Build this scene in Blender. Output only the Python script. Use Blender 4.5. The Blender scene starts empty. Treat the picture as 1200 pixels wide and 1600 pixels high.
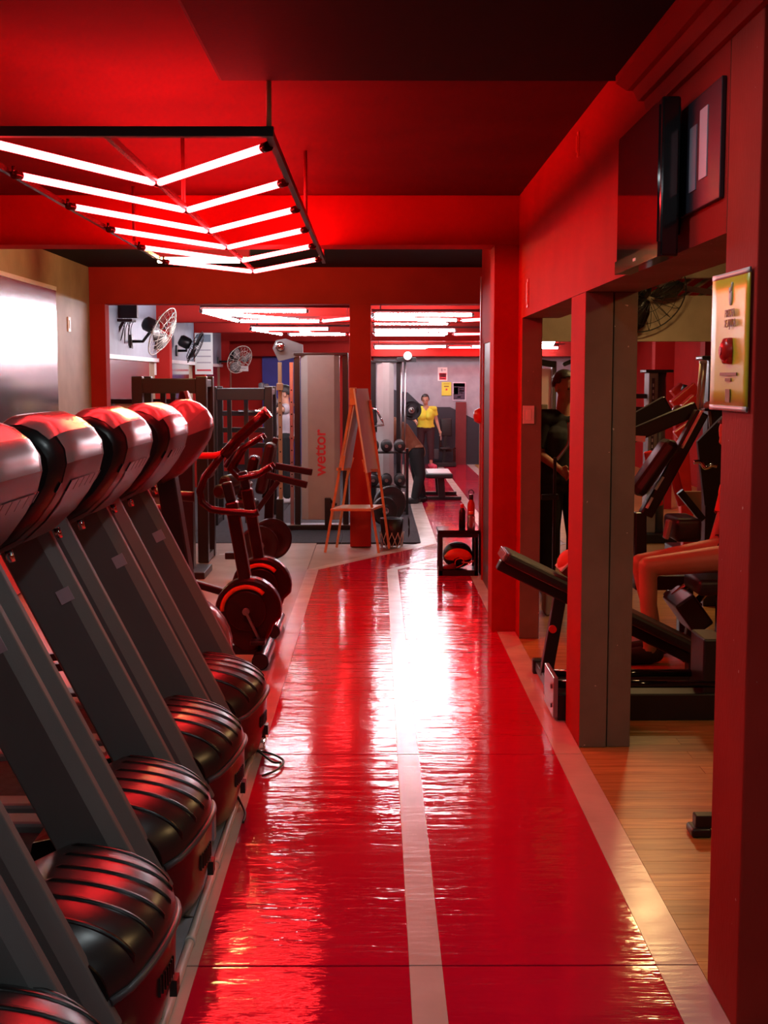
import bpy, bmesh, math, random
from mathutils import Vector, Matrix, Euler
random.seed(7)
S = bpy.context.scene
COL = S.collection
PI = math.pi

# ---------------------------------------------------------------- camera (photo taken as 1200 x 1600)
F_PX, CAM_H = 2050.0, 1.75
PITCH, YAW = math.atan(208 / F_PX), math.atan(12 / F_PX)
cam_d = bpy.data.cameras.new('camera'); cam = bpy.data.objects.new('camera', cam_d); COL.objects.link(cam)
cam.location = (0, 0, CAM_H); cam.rotation_euler = (PI / 2 - PITCH, 0, -YAW)
cam_d.sensor_fit = 'VERTICAL'; cam_d.sensor_height = 36; cam_d.lens = F_PX / 1600 * 36
cam_d.clip_start = .05; cam_d.clip_end = 200
S.camera = cam
# ---------------------------------------------------------------- world and exposure
S.view_settings.view_transform = 'Standard'; S.view_settings.look = 'None'
S.cycles.sample_clamp_indirect = 6; S.cycles.use_denoising = True
S.view_settings.exposure = 0.28; S.view_settings.gamma = 1; S.view_settings.use_curve_mapping = False
W = bpy.data.worlds.new('world'); S.world = W; W.use_nodes = True
W.node_tree.nodes['Background'].inputs[0].default_value = (.16, .17, .2, 1)
W.node_tree.nodes['Background'].inputs[1].default_value = .25
# lamp strengths (all lamps are glowing objects built below, some added as fill)
RED_TUBE, WHITE_TUBE, WARM_TUBE, DOWNLIGHT, ROOM_LAMP = 74, 60, 160, 70, 115

_cp, _sp, _cy, _sy = math.cos(PITCH), math.sin(PITCH), math.cos(YAW), math.sin(YAW)
def at(x, y, X=None, Y=None, Z=None):
    """photo pixel + a known wall/floor/depth plane -> point in metres"""
    a, b = x - 600, y - 800
    fw, dn = F_PX * _cp - b * _sp, F_PX * _sp + b * _cp
    r = Vector((a * _cy + fw * _sy, -a * _sy + fw * _cy, -dn))
    t = (Z - CAM_H) / r.z if Z is not None else (Y / r.y if Y is not None else X / r.x)
    return Vector((0, 0, CAM_H)) + r * t

# ---------------------------------------------------------------- materials
MATS = {}
def M(name, col, rough=.5, metal=0., var=.10, scale=6., bump=0., bscale=40., bsc=(1, 1, 1), spec=.5, coat=0., emit=None, es=0., alpha=None, trans=0., rvar=0., chips=0.):
    if name in MATS: return MATS[name]
    m = bpy.data.materials.new(name); m.use_nodes = True; nt = m.node_tree; N = nt.nodes; L = nt.links
    b = N['Principled BSDF']
    b.inputs['Roughness'].default_value = rough; b.inputs['Metallic'].default_value = metal
    b.inputs['Specular IOR Level'].default_value = spec
    if coat: b.inputs['Coat Weight'].default_value = coat; b.inputs['Coat Roughness'].default_value = .08
    tc = N.new('ShaderNodeTexCoord')
    no = N.new('ShaderNodeTexNoise'); no.inputs['Scale'].default_value = scale; no.inputs['Detail'].default_value = 4
    L.new(tc.outputs['Object'], no.inputs['Vector'])
    rp = N.new('ShaderNodeValToRGB')
    rp.color_ramp.elements[0].position = .3; rp.color_ramp.elements[1].position = .7
    rp.color_ramp.elements[0].color = tuple(max(0, c * (1 - var)) for c in col) + (1,)
    rp.color_ramp.elements[1].color = tuple(min(1, c * (1 + var)) for c in col) + (1,)
    L.new(no.outputs['Fac'], rp.inputs['Fac']); L.new(rp.outputs['Color'], b.inputs['Base Color'])
    if chips:      # small flakes where the paint is knocked off
        n4 = N.new('ShaderNodeTexNoise'); n4.inputs['Scale'].default_value = 38; n4.inputs['Detail'].default_value = 2
        gt = N.new('ShaderNodeMath'); gt.operation = 'GREATER_THAN'; gt.inputs[1].default_value = chips
        mx = N.new('ShaderNodeMixRGB'); mx.inputs['Color2'].default_value = (.6, .52, .42, 1)
        L.new(tc.outputs['Object'], n4.inputs['Vector']); L.new(n4.outputs['Fac'], gt.inputs[0]); L.new(gt.outputs['Value'], mx.inputs['Fac'])
        L.new(rp.outputs['Color'], mx.inputs['Color1']); L.new(mx.outputs['Color'], b.inputs['Base Color'])
    if rvar:
        mr = N.new('ShaderNodeMapRange'); mr.inputs['To Min'].default_value = max(.02, rough - rvar); mr.inputs['To Max'].default_value = rough + rvar
        L.new(no.outputs['Fac'], mr.inputs['Value']); L.new(mr.outputs['Result'], b.inputs['Roughness'])
    if bump:
        mp = N.new('ShaderNodeMapping'); mp.inputs['Scale'].default_value = bsc
        n2 = N.new('ShaderNodeTexNoise'); n2.inputs['Scale'].default_value = bscale; n2.inputs['Detail'].default_value = 3
        bp = N.new('ShaderNodeBump'); bp.inputs['Strength'].default_value = bump; bp.inputs['Distance'].default_value = .01
        L.new(tc.outputs['Object'], mp.inputs['Vector']); L.new(mp.outputs['Vector'], n2.inputs['Vector'])
        L.new(n2.outputs['Fac'], bp.inputs['Height']); L.new(bp.outputs['Normal'], b.inputs['Normal'])
    if emit: b.inputs['Emission Color'].default_value = tuple(emit) + (1,); b.inputs['Emission Strength'].default_value = es
    if trans: b.inputs['Transmission Weight'].default_value = trans
    MATS[name] = m
    return m

M('red_paint', (.36, .020, .016), .75, spec=.06, bump=.12, bscale=70, var=.08, scale=3)
M('maroon_ceiling', (.078, .005, .008), .85, spec=.1, bump=.05, bscale=50, var=.1, scale=2)
M('black_soffit', (.004, .0045, .008), .75, bump=.05, bscale=60, spec=.15)
M('red_pillar', (.36, .030, .022), .7, spec=.1, bump=.15, bscale=60, bsc=(2, 2, .5), var=.12, scale=3, chips=.775)
M('beige_paint', (.34, .26, .17), .55, bump=.15, bscale=45, bsc=(3, 3, .6), var=.14, scale=4)
M('olive_paint', (.19, .155, .115), .6, spec=.2, chips=.765, bump=.18, bscale=45, bsc=(4, 4, .7), var=.14, scale=4)
M('grey_wall', (.33, .32, .36), .6, bump=.05)
M('blue_grey_wall', (.20, .24, .30), .5, bump=.05)
M('dark_navy', (.018, .018, .028), .5)
M('blue_paint', (.03, .03, .32), .5)
M('deep_red_paint', (.16, .012, .014), .5)
M('grey_trim', (.42, .36, .33), .5)
M('light_floor', (.48, .38, .34), .24, bump=.04, bscale=18, bsc=(1, 4, 1), var=.05, scale=3, rvar=.08)
M('rubber_mat', (.035, .032, .036), .85, spec=.2, bump=.2, bscale=220, var=.2, scale=25)
M('stripe_paint', (.66, .54, .47), .22, bump=.12, bscale=7, bsc=(1, 4, 1), var=.08, scale=5, rvar=.08)
M('pvc_white', (.62, .60, .55), .4, var=.12)
M('platform_grey', (.33, .36, .42), .35, var=.18)
M('black_plastic', (.012, .012, .013), .32, bump=.03, bscale=200)
M('black_gloss', (.008, .008, .009), .08)
M('black_steel', (.014, .013, .014), .34, metal=.1, bump=.03, bscale=120)
M('black_vinyl', (.012, .011, .012), .42, bump=.15, bscale=160)
M('dark_red_steel', (.028, .004, .004), .25, metal=.1)
M('red_steel', (.62, .02, .015), .3)
M('hood_plastic', (.022, .019, .020), .29, spec=.6)
M('hood_groove', (.006, .006, .006), .3)
M('upright_grey', (.15, .155, .155), .5, bump=.05, bscale=300, var=.05)
M('silver_plastic', (.23, .225, .22), .2, var=.05, spec=.6)
M('under_grey', (.085, .075, .08), .34, bump=.04, bscale=260)
M('chrome', (.75, .74, .75), .12, metal=1., var=.03)
M('dull_steel', (.45, .44, .45), .3, metal=1., var=.08)
M('white_plastic', (.72, .71, .70), .4, var=.05)
M('white_board', (.74, .70, .66), .25, var=.04)
M('paper_white', (.78, .76, .74), .6, var=.04)
M('paper_yellow', (.66, .66, .05), .35, var=.06)
M('paper_lilac', (.55, .50, .58), .5, var=.06)
M('print_dark', (.05, .03, .06), .6)
M('print_red', (.62, .03, .05), .5)
M('print_grey', (.42, .38, .42), .6)
M('print_olive', (.22, .12, .02), .5)
M('orange_wood', (.62, .24, .10), .45, bump=.06, bscale=30, bsc=(8, 8, .5), var=.2, scale=9)
M('pale_wood', (.52, .38, .24), .4, bump=.04, bscale=30, var=.15)
M('tower_shroud', (.38, .34, .33), .38, var=.05)
M('tower_grey', (.12, .12, .13), .4)
M('mirror_glass', (.74, .76, .78), .16, metal=1., var=.05, scale=2, bump=.02, bscale=5)
M('tv_screen', (.010, .008, .010), .05, spec=.8)
M('skin', (.55, .29, .20), .5, var=.08)
M('skin_dark', (.40, .20, .13), .5, var=.08)
M('hair', (.012, .009, .008), .5, bump=.4, bscale=90)
M('cloth_yellow', (.70, .66, .05), .8, bump=.1, bscale=120)
M('cloth_maroon', (.045, .014, .018), .8)
M('cloth_black', (.008, .008, .009), .85)
M('cloth_brown', (.20, .065, .030), .8, bump=.1, bscale=100)
M('cloth_orange', (.62, .10, .06), .8)
M('cloth_white', (.6, .58, .58), .8)
M('shoe_pink', (.70, .10, .16), .6)
M('orange_plastic', (.75, .12, .03), .3)
M('glass_clear', (.85, .80, .80), .05, trans=.85)
M('door_brown', (.10, .030, .022), .45, bump=.06)
M('wire_white', (.62, .58, .50), .4)
M('wire_black', (.008, .008, .008), .5)
M('wire_tan', (.42, .28, .17), .45)
M('red_emit', (1, .3, .3), .4, emit=(1, .021, .024), es=RED_TUBE)
M('white_emit', (1, 1, 1), .4, emit=(.95, .93, 1), es=WHITE_TUBE)
M('warm_emit', (1, .9, .7), .4, emit=(1, .66, .24), es=WARM_TUBE)
M('down_emit', (1, 1, 1), .4, emit=(.86, .97, 1), es=DOWNLIGHT)
M('room_emit', (1, .9, .7), .4, emit=(1, .62, .25), es=ROOM_LAMP)
M('led_red', (1, .1, .1), .4, emit=(1, .05, .03), es=4)
M('roof_tile', (.60, .50, .30), .6, emit=None)

def red_floor():
    m = bpy.data.materials.new('red_epoxy'); m.use_nodes = True; nt = m.node_tree; N, L = nt.nodes, nt.links; b = N['Principled BSDF']
    tc = N.new('ShaderNodeTexCoord')
    n1 = N.new('ShaderNodeTexNoise'); n1.inputs['Scale'].default_value = 1.6; n1.inputs['Detail'].default_value = 5
    L.new(tc.outputs['Object'], n1.inputs['Vector'])
    rp = N.new('ShaderNodeValToRGB'); rp.color_ramp.elements[0].color = (.50, .003, .032, 1); rp.color_ramp.elements[1].color = (.66, .005, .046, 1)
    L.new(n1.outputs['Fac'], rp.inputs['Fac']); L.new(rp.outputs['Color'], b.inputs['Base Color'])
    mr = N.new('ShaderNodeMapRange'); mr.inputs['To Min'].default_value = .05; mr.inputs['To Max'].default_value = .12; b.inputs['Specular IOR Level'].default_value = .5
    L.new(n1.outputs['Fac'], mr.inputs['Value']); L.new(mr.outputs['Result'], b.inputs['Roughness'])
    mp = N.new('ShaderNodeMapping'); mp.inputs['Scale'].default_value = (2.2, 9, 1)
    n2 = N.new('ShaderNodeTexNoise'); n2.inputs['Scale'].default_value = 1.0; n2.inputs['Detail'].default_value = 4; n2.inputs['Roughness'].default_value = .62
    L.new(tc.outputs['Object'], mp.inputs['Vector']); L.new(mp.outputs['Vector'], n2.inputs['Vector'])
    n3 = N.new('ShaderNodeTexNoise'); n3.inputs['Scale'].default_value = .9
    L.new(tc.outputs['Object'], n3.inputs['Vector'])
    ms = N.new('ShaderNodeMapRange'); ms.inputs['From Min'].default_value = .35; ms.inputs['From Max'].default_value = .65; ms.inputs['To Min'].default_value = .26; ms.inputs['To Max'].default_value = .85
    L.new(n3.outputs['Fac'], ms.inputs['Value'])
    bp = N.new('ShaderNodeBump'); bp.inputs['Distance'].default_value = .010
    L.new(ms.outputs['Result'], bp.inputs['Strength']); L.new(n2.outputs['Fac'], bp.inputs['Height']); L.new(bp.outputs['Normal'], b.inputs['Normal'])
    MATS['red_epoxy'] = m
red_floor()

def wood_floor():
    m = bpy.data.materials.new('parquet'); m.use_nodes = True; nt = m.node_tree; N, L = nt.nodes, nt.links; b = N['Principled BSDF']
    tc = N.new('ShaderNodeTexCoord'); oi = N.new('ShaderNodeObjectInfo')
    mp = N.new('ShaderNodeMapping'); mp.inputs['Scale'].default_value = (1.2, 14, 1)
    cb = N.new('ShaderNodeCombineXYZ'); L.new(oi.outputs['Random'], cb.inputs['Z'])
    va = N.new('ShaderNodeVectorMath'); va.operation = 'ADD'; L.new(tc.outputs['Object'], mp.inputs['Vector']); L.new(mp.outputs['Vector'], va.inputs[0])
    vs = N.new('ShaderNodeVectorMath'); vs.operation = 'SCALE'; vs.inputs['Scale'].default_value = 40; L.new(cb.outputs['Vector'], vs.inputs[0]); L.new(vs.outputs['Vector'], va.inputs[1])
    n = N.new('ShaderNodeTexNoise'); n.inputs['Scale'].default_value = 3; n.inputs['Detail'].default_value = 6; n.inputs['Distortion'].default_value = .6
    L.new(va.outputs['Vector'], n.inputs['Vector'])
    rp = N.new('ShaderNodeValToRGB'); rp.color_ramp.elements[0].position = .3; rp.color_ramp.elements[1].position = .72
    rp.color_ramp.elements[0].color = (.34, .15, .035, 1); rp.color_ramp.elements[1].color = (.62, .34, .10, 1)
    L.new(n.outputs['Fac'], rp.inputs['Fac'])
    hs = N.new('ShaderNodeHueSaturation'); mr = N.new('ShaderNodeMapRange'); mr.inputs['To Min'].default_value = .78; mr.inputs['To Max'].default_value = 1.15
    L.new(oi.outputs['Random'], mr.inputs['Value']); L.new(mr.outputs['Result'], hs.inputs['Value']); L.new(rp.outputs['Color'], hs.inputs['Color'])
    L.new(hs.outputs['Color'], b.inputs['Base Color']); b.inputs['Roughness'].default_value = .3
    MATS['parquet'] = m
wood_floor()

# ---------------------------------------------------------------- mesh builder
class MB:
    def __init__(s): s.v, s.f, s.sm, s.mi = [], [], [], []
    def add(s, vs, fs, smooth=False, mi=0):
        o = len(s.v); s.v += [Vector(v) for v in vs]
        for k, f in enumerate(fs):
            s.f.append([i + o for i in f]); s.sm.append(smooth); s.mi.append(mi[k] if isinstance(mi, (list, tuple)) else mi)
        return s
    def box(s, x0, x1, y0, y1, z0, z1, mi=0):
        # face order: bottom, top, -y, +x, +y, -x
        return s.add([(x0, y0, z0), (x1, y0, z0), (x1, y1, z0), (x0, y1, z0), (x0, y0, z1), (x1, y0, z1), (x1, y1, z1), (x0, y1, z1)],
                     [(0, 3, 2, 1), (4, 5, 6, 7), (0, 1, 5, 4), (1, 2, 6, 5), (2, 3, 7, 6), (3, 0, 4, 7)], False, mi)
    def obox(s, c, size, rot=(0, 0, 0)):
        Rm = Euler(rot).to_matrix(); c = Vector(c); h = Vector(size) / 2
        vs = [c + Rm @ Vector((sx * h.x, sy * h.y, sz * h.z)) for sz in (-1, 1) for sx, sy in ((-1, -1), (1, -1), (1, 1), (-1, 1))]
        return s.add(vs, [(0, 3, 2, 1), (4, 5, 6, 7), (0, 1, 5, 4), (1, 2, 6, 5), (2, 3, 7, 6), (3, 0, 4, 7)])
    def beam(s, p0, p1, w, h, up=(0, 0, 1)):
        p0, p1 = Vector(p0), Vector(p1); d = (p1 - p0).normalized(); up = Vector(up)
        if abs(d.dot(up)) > .98: up = Vector((0, 1, 0))
        sd = d.cross(up).normalized() * w / 2; u = sd.cross(d).normalized() * h / 2
        vs = [p + a * sd + b * u for p in (p0, p1) for a, b in ((-1, -1), (1, -1), (1, 1), (-1, 1))]
        return s.add(vs, [(0, 1, 2, 3), (7, 6, 5, 4), (0, 4, 5, 1), (1, 5, 6, 2), (2, 6, 7, 3), (3, 7, 4, 0)])
    def cyl(s, p0, p1, r0, r1=None, seg=16, caps=True):
        r1 = r0 if r1 is None else r1; p0, p1 = Vector(p0), Vector(p1); d = (p1 - p0).normalized()
        a = d.orthogonal().normalized(); b = d.cross(a)
        vs = [p + r * (math.cos(2 * PI * i / seg) * a + math.sin(2 * PI * i / seg) * b) for p, r in ((p0, r0), (p1, r1)) for i in range(seg)]
        s.add(vs, [(i, (i + 1) % seg, seg + (i + 1) % seg, seg + i) for i in range(seg)], True)
        if caps: s.add(vs, [tuple(range(seg))[::-1], tuple(range(seg, 2 * seg))], False)
        return s
    def tube(s, path, r, seg=10, closed=False, caps=True):
        P = [Vector(p) for p in path]; n = len(P); vs = []; nrm = None
        for i in range(n):
            a, b = (P[(i - 1) % n], P[(i + 1) % n]) if closed else (P[max(i - 1, 0)], P[min(i + 1, n - 1)])
            t = (b - a).normalized()
            nrm = t.orthogonal().normalized() if nrm is None else (nrm - t * nrm.dot(t)).normalized()
            bn = t.cross(nrm)
            vs += [P[i] + r * (math.cos(2 * PI * k / seg) * nrm + math.sin(2 * PI * k / seg) * bn) for k in range(seg)]
        fs = []
        for i in range(n if closed else n - 1):
            j = (i + 1) % n
            fs += [(i * seg + k, i * seg + (k + 1) % seg, j * seg + (k + 1) % seg, j * seg + k) for k in range(seg)]
        s.add(vs, fs, True)
        if caps and not closed: s.add(vs, [tuple(range(seg))[::-1], tuple(range((n - 1) * seg, n * seg))])
        return s
    def lathe(s, prof, c, axis=(0, 0, 1), seg=24, smooth=True):
        c, ax = Vector(c), Vector(axis).normalized(); a = ax.orthogonal().normalized(); b = ax.cross(a)
        vs = [c + ax * t + r * (math.cos(2 * PI * i / seg) * a + math.sin(2 * PI * i / seg) * b) for r, t in prof for i in range(seg)]
        fs = [(k * seg + i, k * seg + (i + 1) % seg, (k + 1) * seg + (i + 1) % seg, (k + 1) * seg + i) for k in range(len(prof) - 1) for i in range(seg)]
        return s.add(vs, fs, smooth)
    def prism(s, pts, a0, a1, fn):
        n = len(pts); vs = [fn(p, a0) for p in pts] + [fn(p, a1) for p in pts]
        return s.add(vs, [tuple(range(n))[::-1], tuple(range(n, 2 * n))] + [(i, (i + 1) % n, n + (i + 1) % n, n + i) for i in range(n)])
    def xz(s, pts, y0, y1): return s.prism(pts, y0, y1, lambda p, a: (p[0], a, p[1]))
    def loft(s, secs, closed=True, caps=True, smooth=True):
        n = len(secs[0]); vs = [v for sec in secs for v in sec]; m = n if closed else n - 1
        fs = [(k * n + i, k * n + (i + 1) % n, (k + 1) * n + (i + 1) % n, (k + 1) * n + i) for k in range(len(secs) - 1) for i in range(m)]
        s.add(vs, fs, smooth)
        if caps and closed: s.add(vs, [tuple(range(n))[::-1], tuple(range((len(secs) - 1) * n, len(secs) * n))])
        return s
    def ball(s, c, r, seg=16, rings=10, rot=None):
        r = (r, r, r) if not hasattr(r, '__len__') else r; vs = []; c = Vector(c)
        Rm = rot if rot is not None else Matrix.Identity(3)
        for k in range(rings + 1):
            th = PI * k / rings
            for i in range(seg):
                ph = 2 * PI * i / seg
                vs.append(c + Rm @ Vector((r[0] * math.sin(th) * math.cos(ph), r[1] * math.sin(th) * math.sin(ph), r[2] * math.cos(th))))
        return s.add(vs, [(k * seg + i, (k + 1) * seg + i, (k + 1) * seg + (i + 1) % seg, k * seg + (i + 1) % seg) for k in range(rings) for i in range(seg)], True)
    def capsule(s, p0, p1, r0, r1, seg=14):
        s.cyl(p0, p1, r0, r1, seg); s.ball(p0, r0 * 1.0, seg, 8); s.ball(p1, r1 * 1.0, seg, 8); return s
    def rbox(s, x0, x1, y0, y1, z0, z1, r=.02, seg=4):
        """upholstered pad: box with rounded vertical and horizontal edges (one loft)"""
        secs = []
        cx, cy = (x0 + x1) / 2, (y0 + y1) / 2; hx, hy = (x1 - x0) / 2, (y1 - y0) / 2
        def ring(ins, z):
            out = []
            for q, (sx, sy) in enumerate(((1, 1), (-1, 1), (-1, -1), (1, -1))):
                for k in range(seg + 1):
                    a = PI / 2 * (q + k / seg)
                    out.append((cx + sx * (hx - r) + (r - ins) * math.cos(a), cy + sy * (hy - r) + (r - ins) * math.sin(a), z))
            return out
        for k in range(seg + 1):
            a = PI / 2 * k / seg; secs.append(ring(r - r * math.sin(a) * .999 - .001 * r, z0 + r * (1 - math.cos(a))))
        for k in range(seg + 1):
            a = PI / 2 * k / seg; secs.append(ring(r - r * math.cos(a) * .999 - .001 * r, z1 - r * (1 - math.sin(a))))
        return s.loft(secs)
    def xf(s, mat, start=0):
        for i in range(start, len(s.v)): s.v[i] = mat @ s.v[i]
        return s

LOC = {}
def mesh_of(mb, name, off=Vector()):
    me = bpy.data.meshes.new(name); me.from_pydata([v - off for v in mb.v], [], mb.f)
    me.polygons.foreach_set('use_smooth', mb.sm); me.polygons.foreach_set('material_index', mb.mi)
    bm = bmesh.new(); bm.from_mesh(me); bmesh.ops.remove_doubles(bm, verts=bm.verts, dist=1e-5)
    bmesh.ops.recalc_face_normals(bm, faces=bm.faces); bm.to_mesh(me); bm.free(); me.update()
    return me
def obj(name, mb, mat, parent=None, bevel=0., label=None):
    off = LOC.get(parent.name, Vector()) if parent else Vector()
    me = mesh_of(mb, name, off)
    for m in (mat if isinstance(mat, (list, tuple)) else [mat]): me.materials.append(MATS[m])
    o = bpy.data.objects.new(name, me); COL.objects.link(o)
    if parent: o.parent = parent; LOC[o.name] = off
    if bevel:
        b = o.modifiers.new('bevel', 'BEVEL'); b.width = bevel; b.segments = 2; b.limit_method = 'ANGLE'; b.angle_limit = .7
    if label: o['label'] = label
    return o
def tag(o, label, cat, group=None, kind=None):
    o['label'] = label; o['category'] = cat
    if group: o['group'] = group
    if kind: o['kind'] = kind
    return o
def thing(name, label, cat, loc=(0, 0, 0), group=None):
    o = bpy.data.objects.new(name, None); COL.objects.link(o); o.location = loc; o.empty_display_size = .1
    LOC[o.name] = Vector(loc)
    return tag(o, label, cat, group)
def single(name, mb, mat, label, cat, loc=None, group=None, bevel=0.):
    """a thing that is one mesh, origin at its base"""
    loc = Vector(loc) if loc is not None else Vector((sum(v.x for v in mb.v) / len(mb.v), sum(v.y for v in mb.v) / len(mb.v), min(v.z for v in mb.v)))
    mb.v = [v - loc for v in mb.v]; o = obj(name, mb, mat, None, bevel); o.location = loc
    return tag(o, label, cat, group)
def struct(name, mb, mat, parent=None, bevel=0.):
    o = obj(name, mb, mat, parent, bevel)
    if not parent: o['kind'] = 'structure'
    return o
def copy_tree(root, loc, label=None, rz=None):
    r = root.copy(); COL.objects.link(r); r.location = loc; LOC[r.name] = Vector(loc)
    if rz is not None: r.rotation_euler.z = rz
    if label: r['label'] = label
    for ch in list(root.children):
        c = ch.copy(); COL.objects.link(c); c.parent = r
        for g in list(ch.children):
            d = g.copy(); COL.objects.link(d); d.parent = c
    return r
def text(name, body, size, mat, loc, rot, parent=None, ext=.0008, bold=0.):
    cu = bpy.data.curves.new(name, 'FONT'); cu.body = body; cu.size = size; cu.extrude = ext; cu.offset = bold
    cu.align_x = 'CENTER'; cu.align_y = 'CENTER'; cu.materials.append(MATS[mat])
    tmp = bpy.data.objects.new(name, cu); COL.objects.link(tmp)
    me = bpy.data.meshes.new_from_object(tmp.evaluated_get(bpy.context.evaluated_depsgraph_get())); bpy.data.objects.remove(tmp)
    o = bpy.data.objects.new(name, me); COL.objects.link(o)
    off = LOC.get(parent.name, Vector()) if parent else Vector()
    o.location = Vector(loc) - off; o.rotation_euler = rot
    if parent: o.parent = parent
    return o
# ================================================================ THE SETTING
ZC = 2.98                       # ceiling height
XL, XW, XR = -2.95, .965, 5.2   # left wall, corridor side of the right wall, far right wall
YB, YE = -2.2, 27.0             # wall behind the camera, far end wall

fl = struct('floor', MB().box(XL, XR, YB, YE + .3, -.12, -.012), 'light_floor')
struct('floor_laminate', MB().box(XL, -.64, YB, 13.95, -.012, 0), 'light_floor', fl)
# --- red runway: cast panels with open joints, painted stripes laid in
rw = struct('floor_runway', MB().box(-.64, .965, YB, 12.0, -.012, -.006), 'hood_groove')
joints = [YB, .2, 1.55, 3.775, 6.0, 8.95, 11.985]
for i in range(len(joints) - 1):
    y0, y1 = joints[i] + .004, joints[i + 1] - .004
    for x0, x1 in ((-.535, .098), (.196, .84)):
        o = struct('runway_panel', MB().box(x0, x1, y0, y1, -.006, 0), 'red_epoxy', rw, .002)
    struct('center_stripe', MB().box(.098, .196, y0, y1, -.006, .0006), 'stripe_paint', rw)
    struct('side_stripe', MB().box(-.64, -.535, y0, y1, -.006, .0006), 'stripe_paint', rw)
    struct('side_stripe', MB().box(.84, .965, y0, y1, -.006, .0006), 'stripe_paint', rw)
def slabq(pts, z0, z1):
    return MB().prism(pts, z0, z1, lambda p, a: (p[0], p[1], a))
K = 11.985
struct('runway_panel', slabq([(-.535, K), (.098, K), (1.27, 13.95), (.66, 13.95)], -.012, 0), 'red_epoxy', rw)
struct('runway_panel', slabq([(.196, K), (.84, K), (1.9, 13.95), (1.37, 13.95)], -.012, 0), 'red_epoxy', rw)
struct('center_stripe', slabq([(.098, K), (.196, K), (1.37, 13.95), (1.27, 13.95)], -.012, .0006), 'stripe_paint', rw)
struct('side_stripe', slabq([(-.64, K), (-.535, K), (.66, 13.95), (.48, 13.95)], -.012, .0006), 'stripe_paint', rw)
struct('side_stripe', slabq([(.84, K), (.965, K), (2.04, 13.95), (1.9, 13.95)], -.012, .0006), 'stripe_paint', rw)
for i, (y0, y1) in enumerate(((13.95, 18.2), (18.2, 22.5), (22.5, YE))):
    for x0, x1 in ((.65, 1.22), (1.34, 1.86)):
        struct('runway_panel', MB().box(x0, x1, y0 + .004, y1 - .004, -.012, 0), 'red_epoxy', rw, .002)
    for x0, x1 in ((.48, .65), (1.22, 1.34), (1.86, 2.0)):
        struct('side_stripe', MB().box(x0, x1, y0 + .004, y1 - .004, -.012, .0006), 'stripe_paint', rw)
# --- rubber mats beyond the second arch
mt = struct('floor_mat', MB().box(XL, .48, 13.95, YE, -.012, -.008), 'hood_groove')
tile = None
for ix in range(4):
    for iy in range(13):
        if tile is None:
            tile = obj('rubber_tile', MB().box(0, .848, 0, .996, -.008, .004), 'rubber_mat', mt, .003); o = tile
        else:
            o = tile.copy(); COL.objects.link(o); o.parent = mt
        o.location = (-2.93 + ix * .852, 13.97 + iy * 1.0, 0)
# --- wooden floor of the side room: planks laid across, near ones single
wf = struct('floor_wood', MB().box(.965, XR, YB, 11.985, -.012, -.004).box(2.045, XR, 11.985, 27, -.012, -.004), 'hood_groove')
pl = None
PW = .118
for r in range(52):
    y = 3.68 + r * PW
    x = .967 - (0 if r % 2 == 0 else .5)
    for c in range(4):
        x0, x1 = max(x, .967), min(x + 1.0, 3.6); x += 1.0
        if x1 - x0 < .05: continue
        o = obj('plank', MB().box(0, x1 - x0 - .002, 0, PW - .002, -.004, 0), 'parquet', wf); o.location = (x0, y, 0)
struct('plank_field', MB().box(.967, XR, 3.68 + 52 * PW, 11.98, -.004, 0), 'parquet', wf)
struct('plank_field', slabq([(.97, 11.985), (XR, 11.985), (XR, 13.94), (2.045, 13.94)], -.004, 0), 'parquet', wf)
struct('plank_field', MB().box(2.01, XR, 13.94, YE, -.004, 0), 'parquet', wf)
struct('plank_field', MB().box(.967, XR, YB, 3.68, -.004, 0), 'parquet', wf)

# --- ceiling, dropped black soffit over the entrance
struct('ceiling', MB().box(XL - .2, XR + .2, YB - .2, YE + .3, ZC, ZC + .15), 'maroon_ceiling')
struct('ceiling_soffit', MB().box(-.56, XW, YB, 4.79, 2.80, ZC), 'black_soffit', None, .015)
struct('ceiling_panel', MB().box(XL, XR, 9.3, 13.65, 2.89, ZC), 'black_soffit')
# --- walls
struct('wall_left', MB().box(XL - .15, XL, YB, YE, 0, ZC), 'beige_paint')
struct('wall_back', MB().box(XL, XR, YB - .15, YB, 0, ZC), 'red_paint')
struct('wall_far', MB().box(XL, XR, YE, YE + .15, 0, ZC), 'grey_wall')
struct('wall_far_right', MB().box(XR, XR + .15, YB, YE, 0, ZC), 'red_paint')
RO = ['olive_paint', 'red_paint']; FR = [0, 0, 0, 0, 0, 1]      # red only on the corridor face
wr = struct('wall_right', MB().box(XW, 1.21, 3.67, 8.75, 2.15, ZC, FR), RO)
struct('column_side_room', MB().box(XW, 1.095, 6.11, 6.55, 0, 2.15, FR).box(1.10, 1.21, 6.118, 6.54, 0, 2.15, 0), RO, None, .004)
struct('column_entrance', MB().box(XW, 1.30, 3.36, 3.67, 0, ZC), 'red_pillar', None, .006)
struct('wall_right_jamb', MB().box(XW, 1.10, 8.75, 9.0, 0, ZC, FR), RO, None, .004)
struct('wall_right_rear', MB().box(.935, 1.10, 9.3, 11.75, 0, ZC), 'red_paint')
struct('trim_1', MB().box(.925, 1.105, 11.75, 11.80, 0, 2.65), 'grey_trim')
struct('wall_entrance_side', MB().box(1.30, 2.4, 3.36, 3.5, 0, ZC), 'red_paint')
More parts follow.
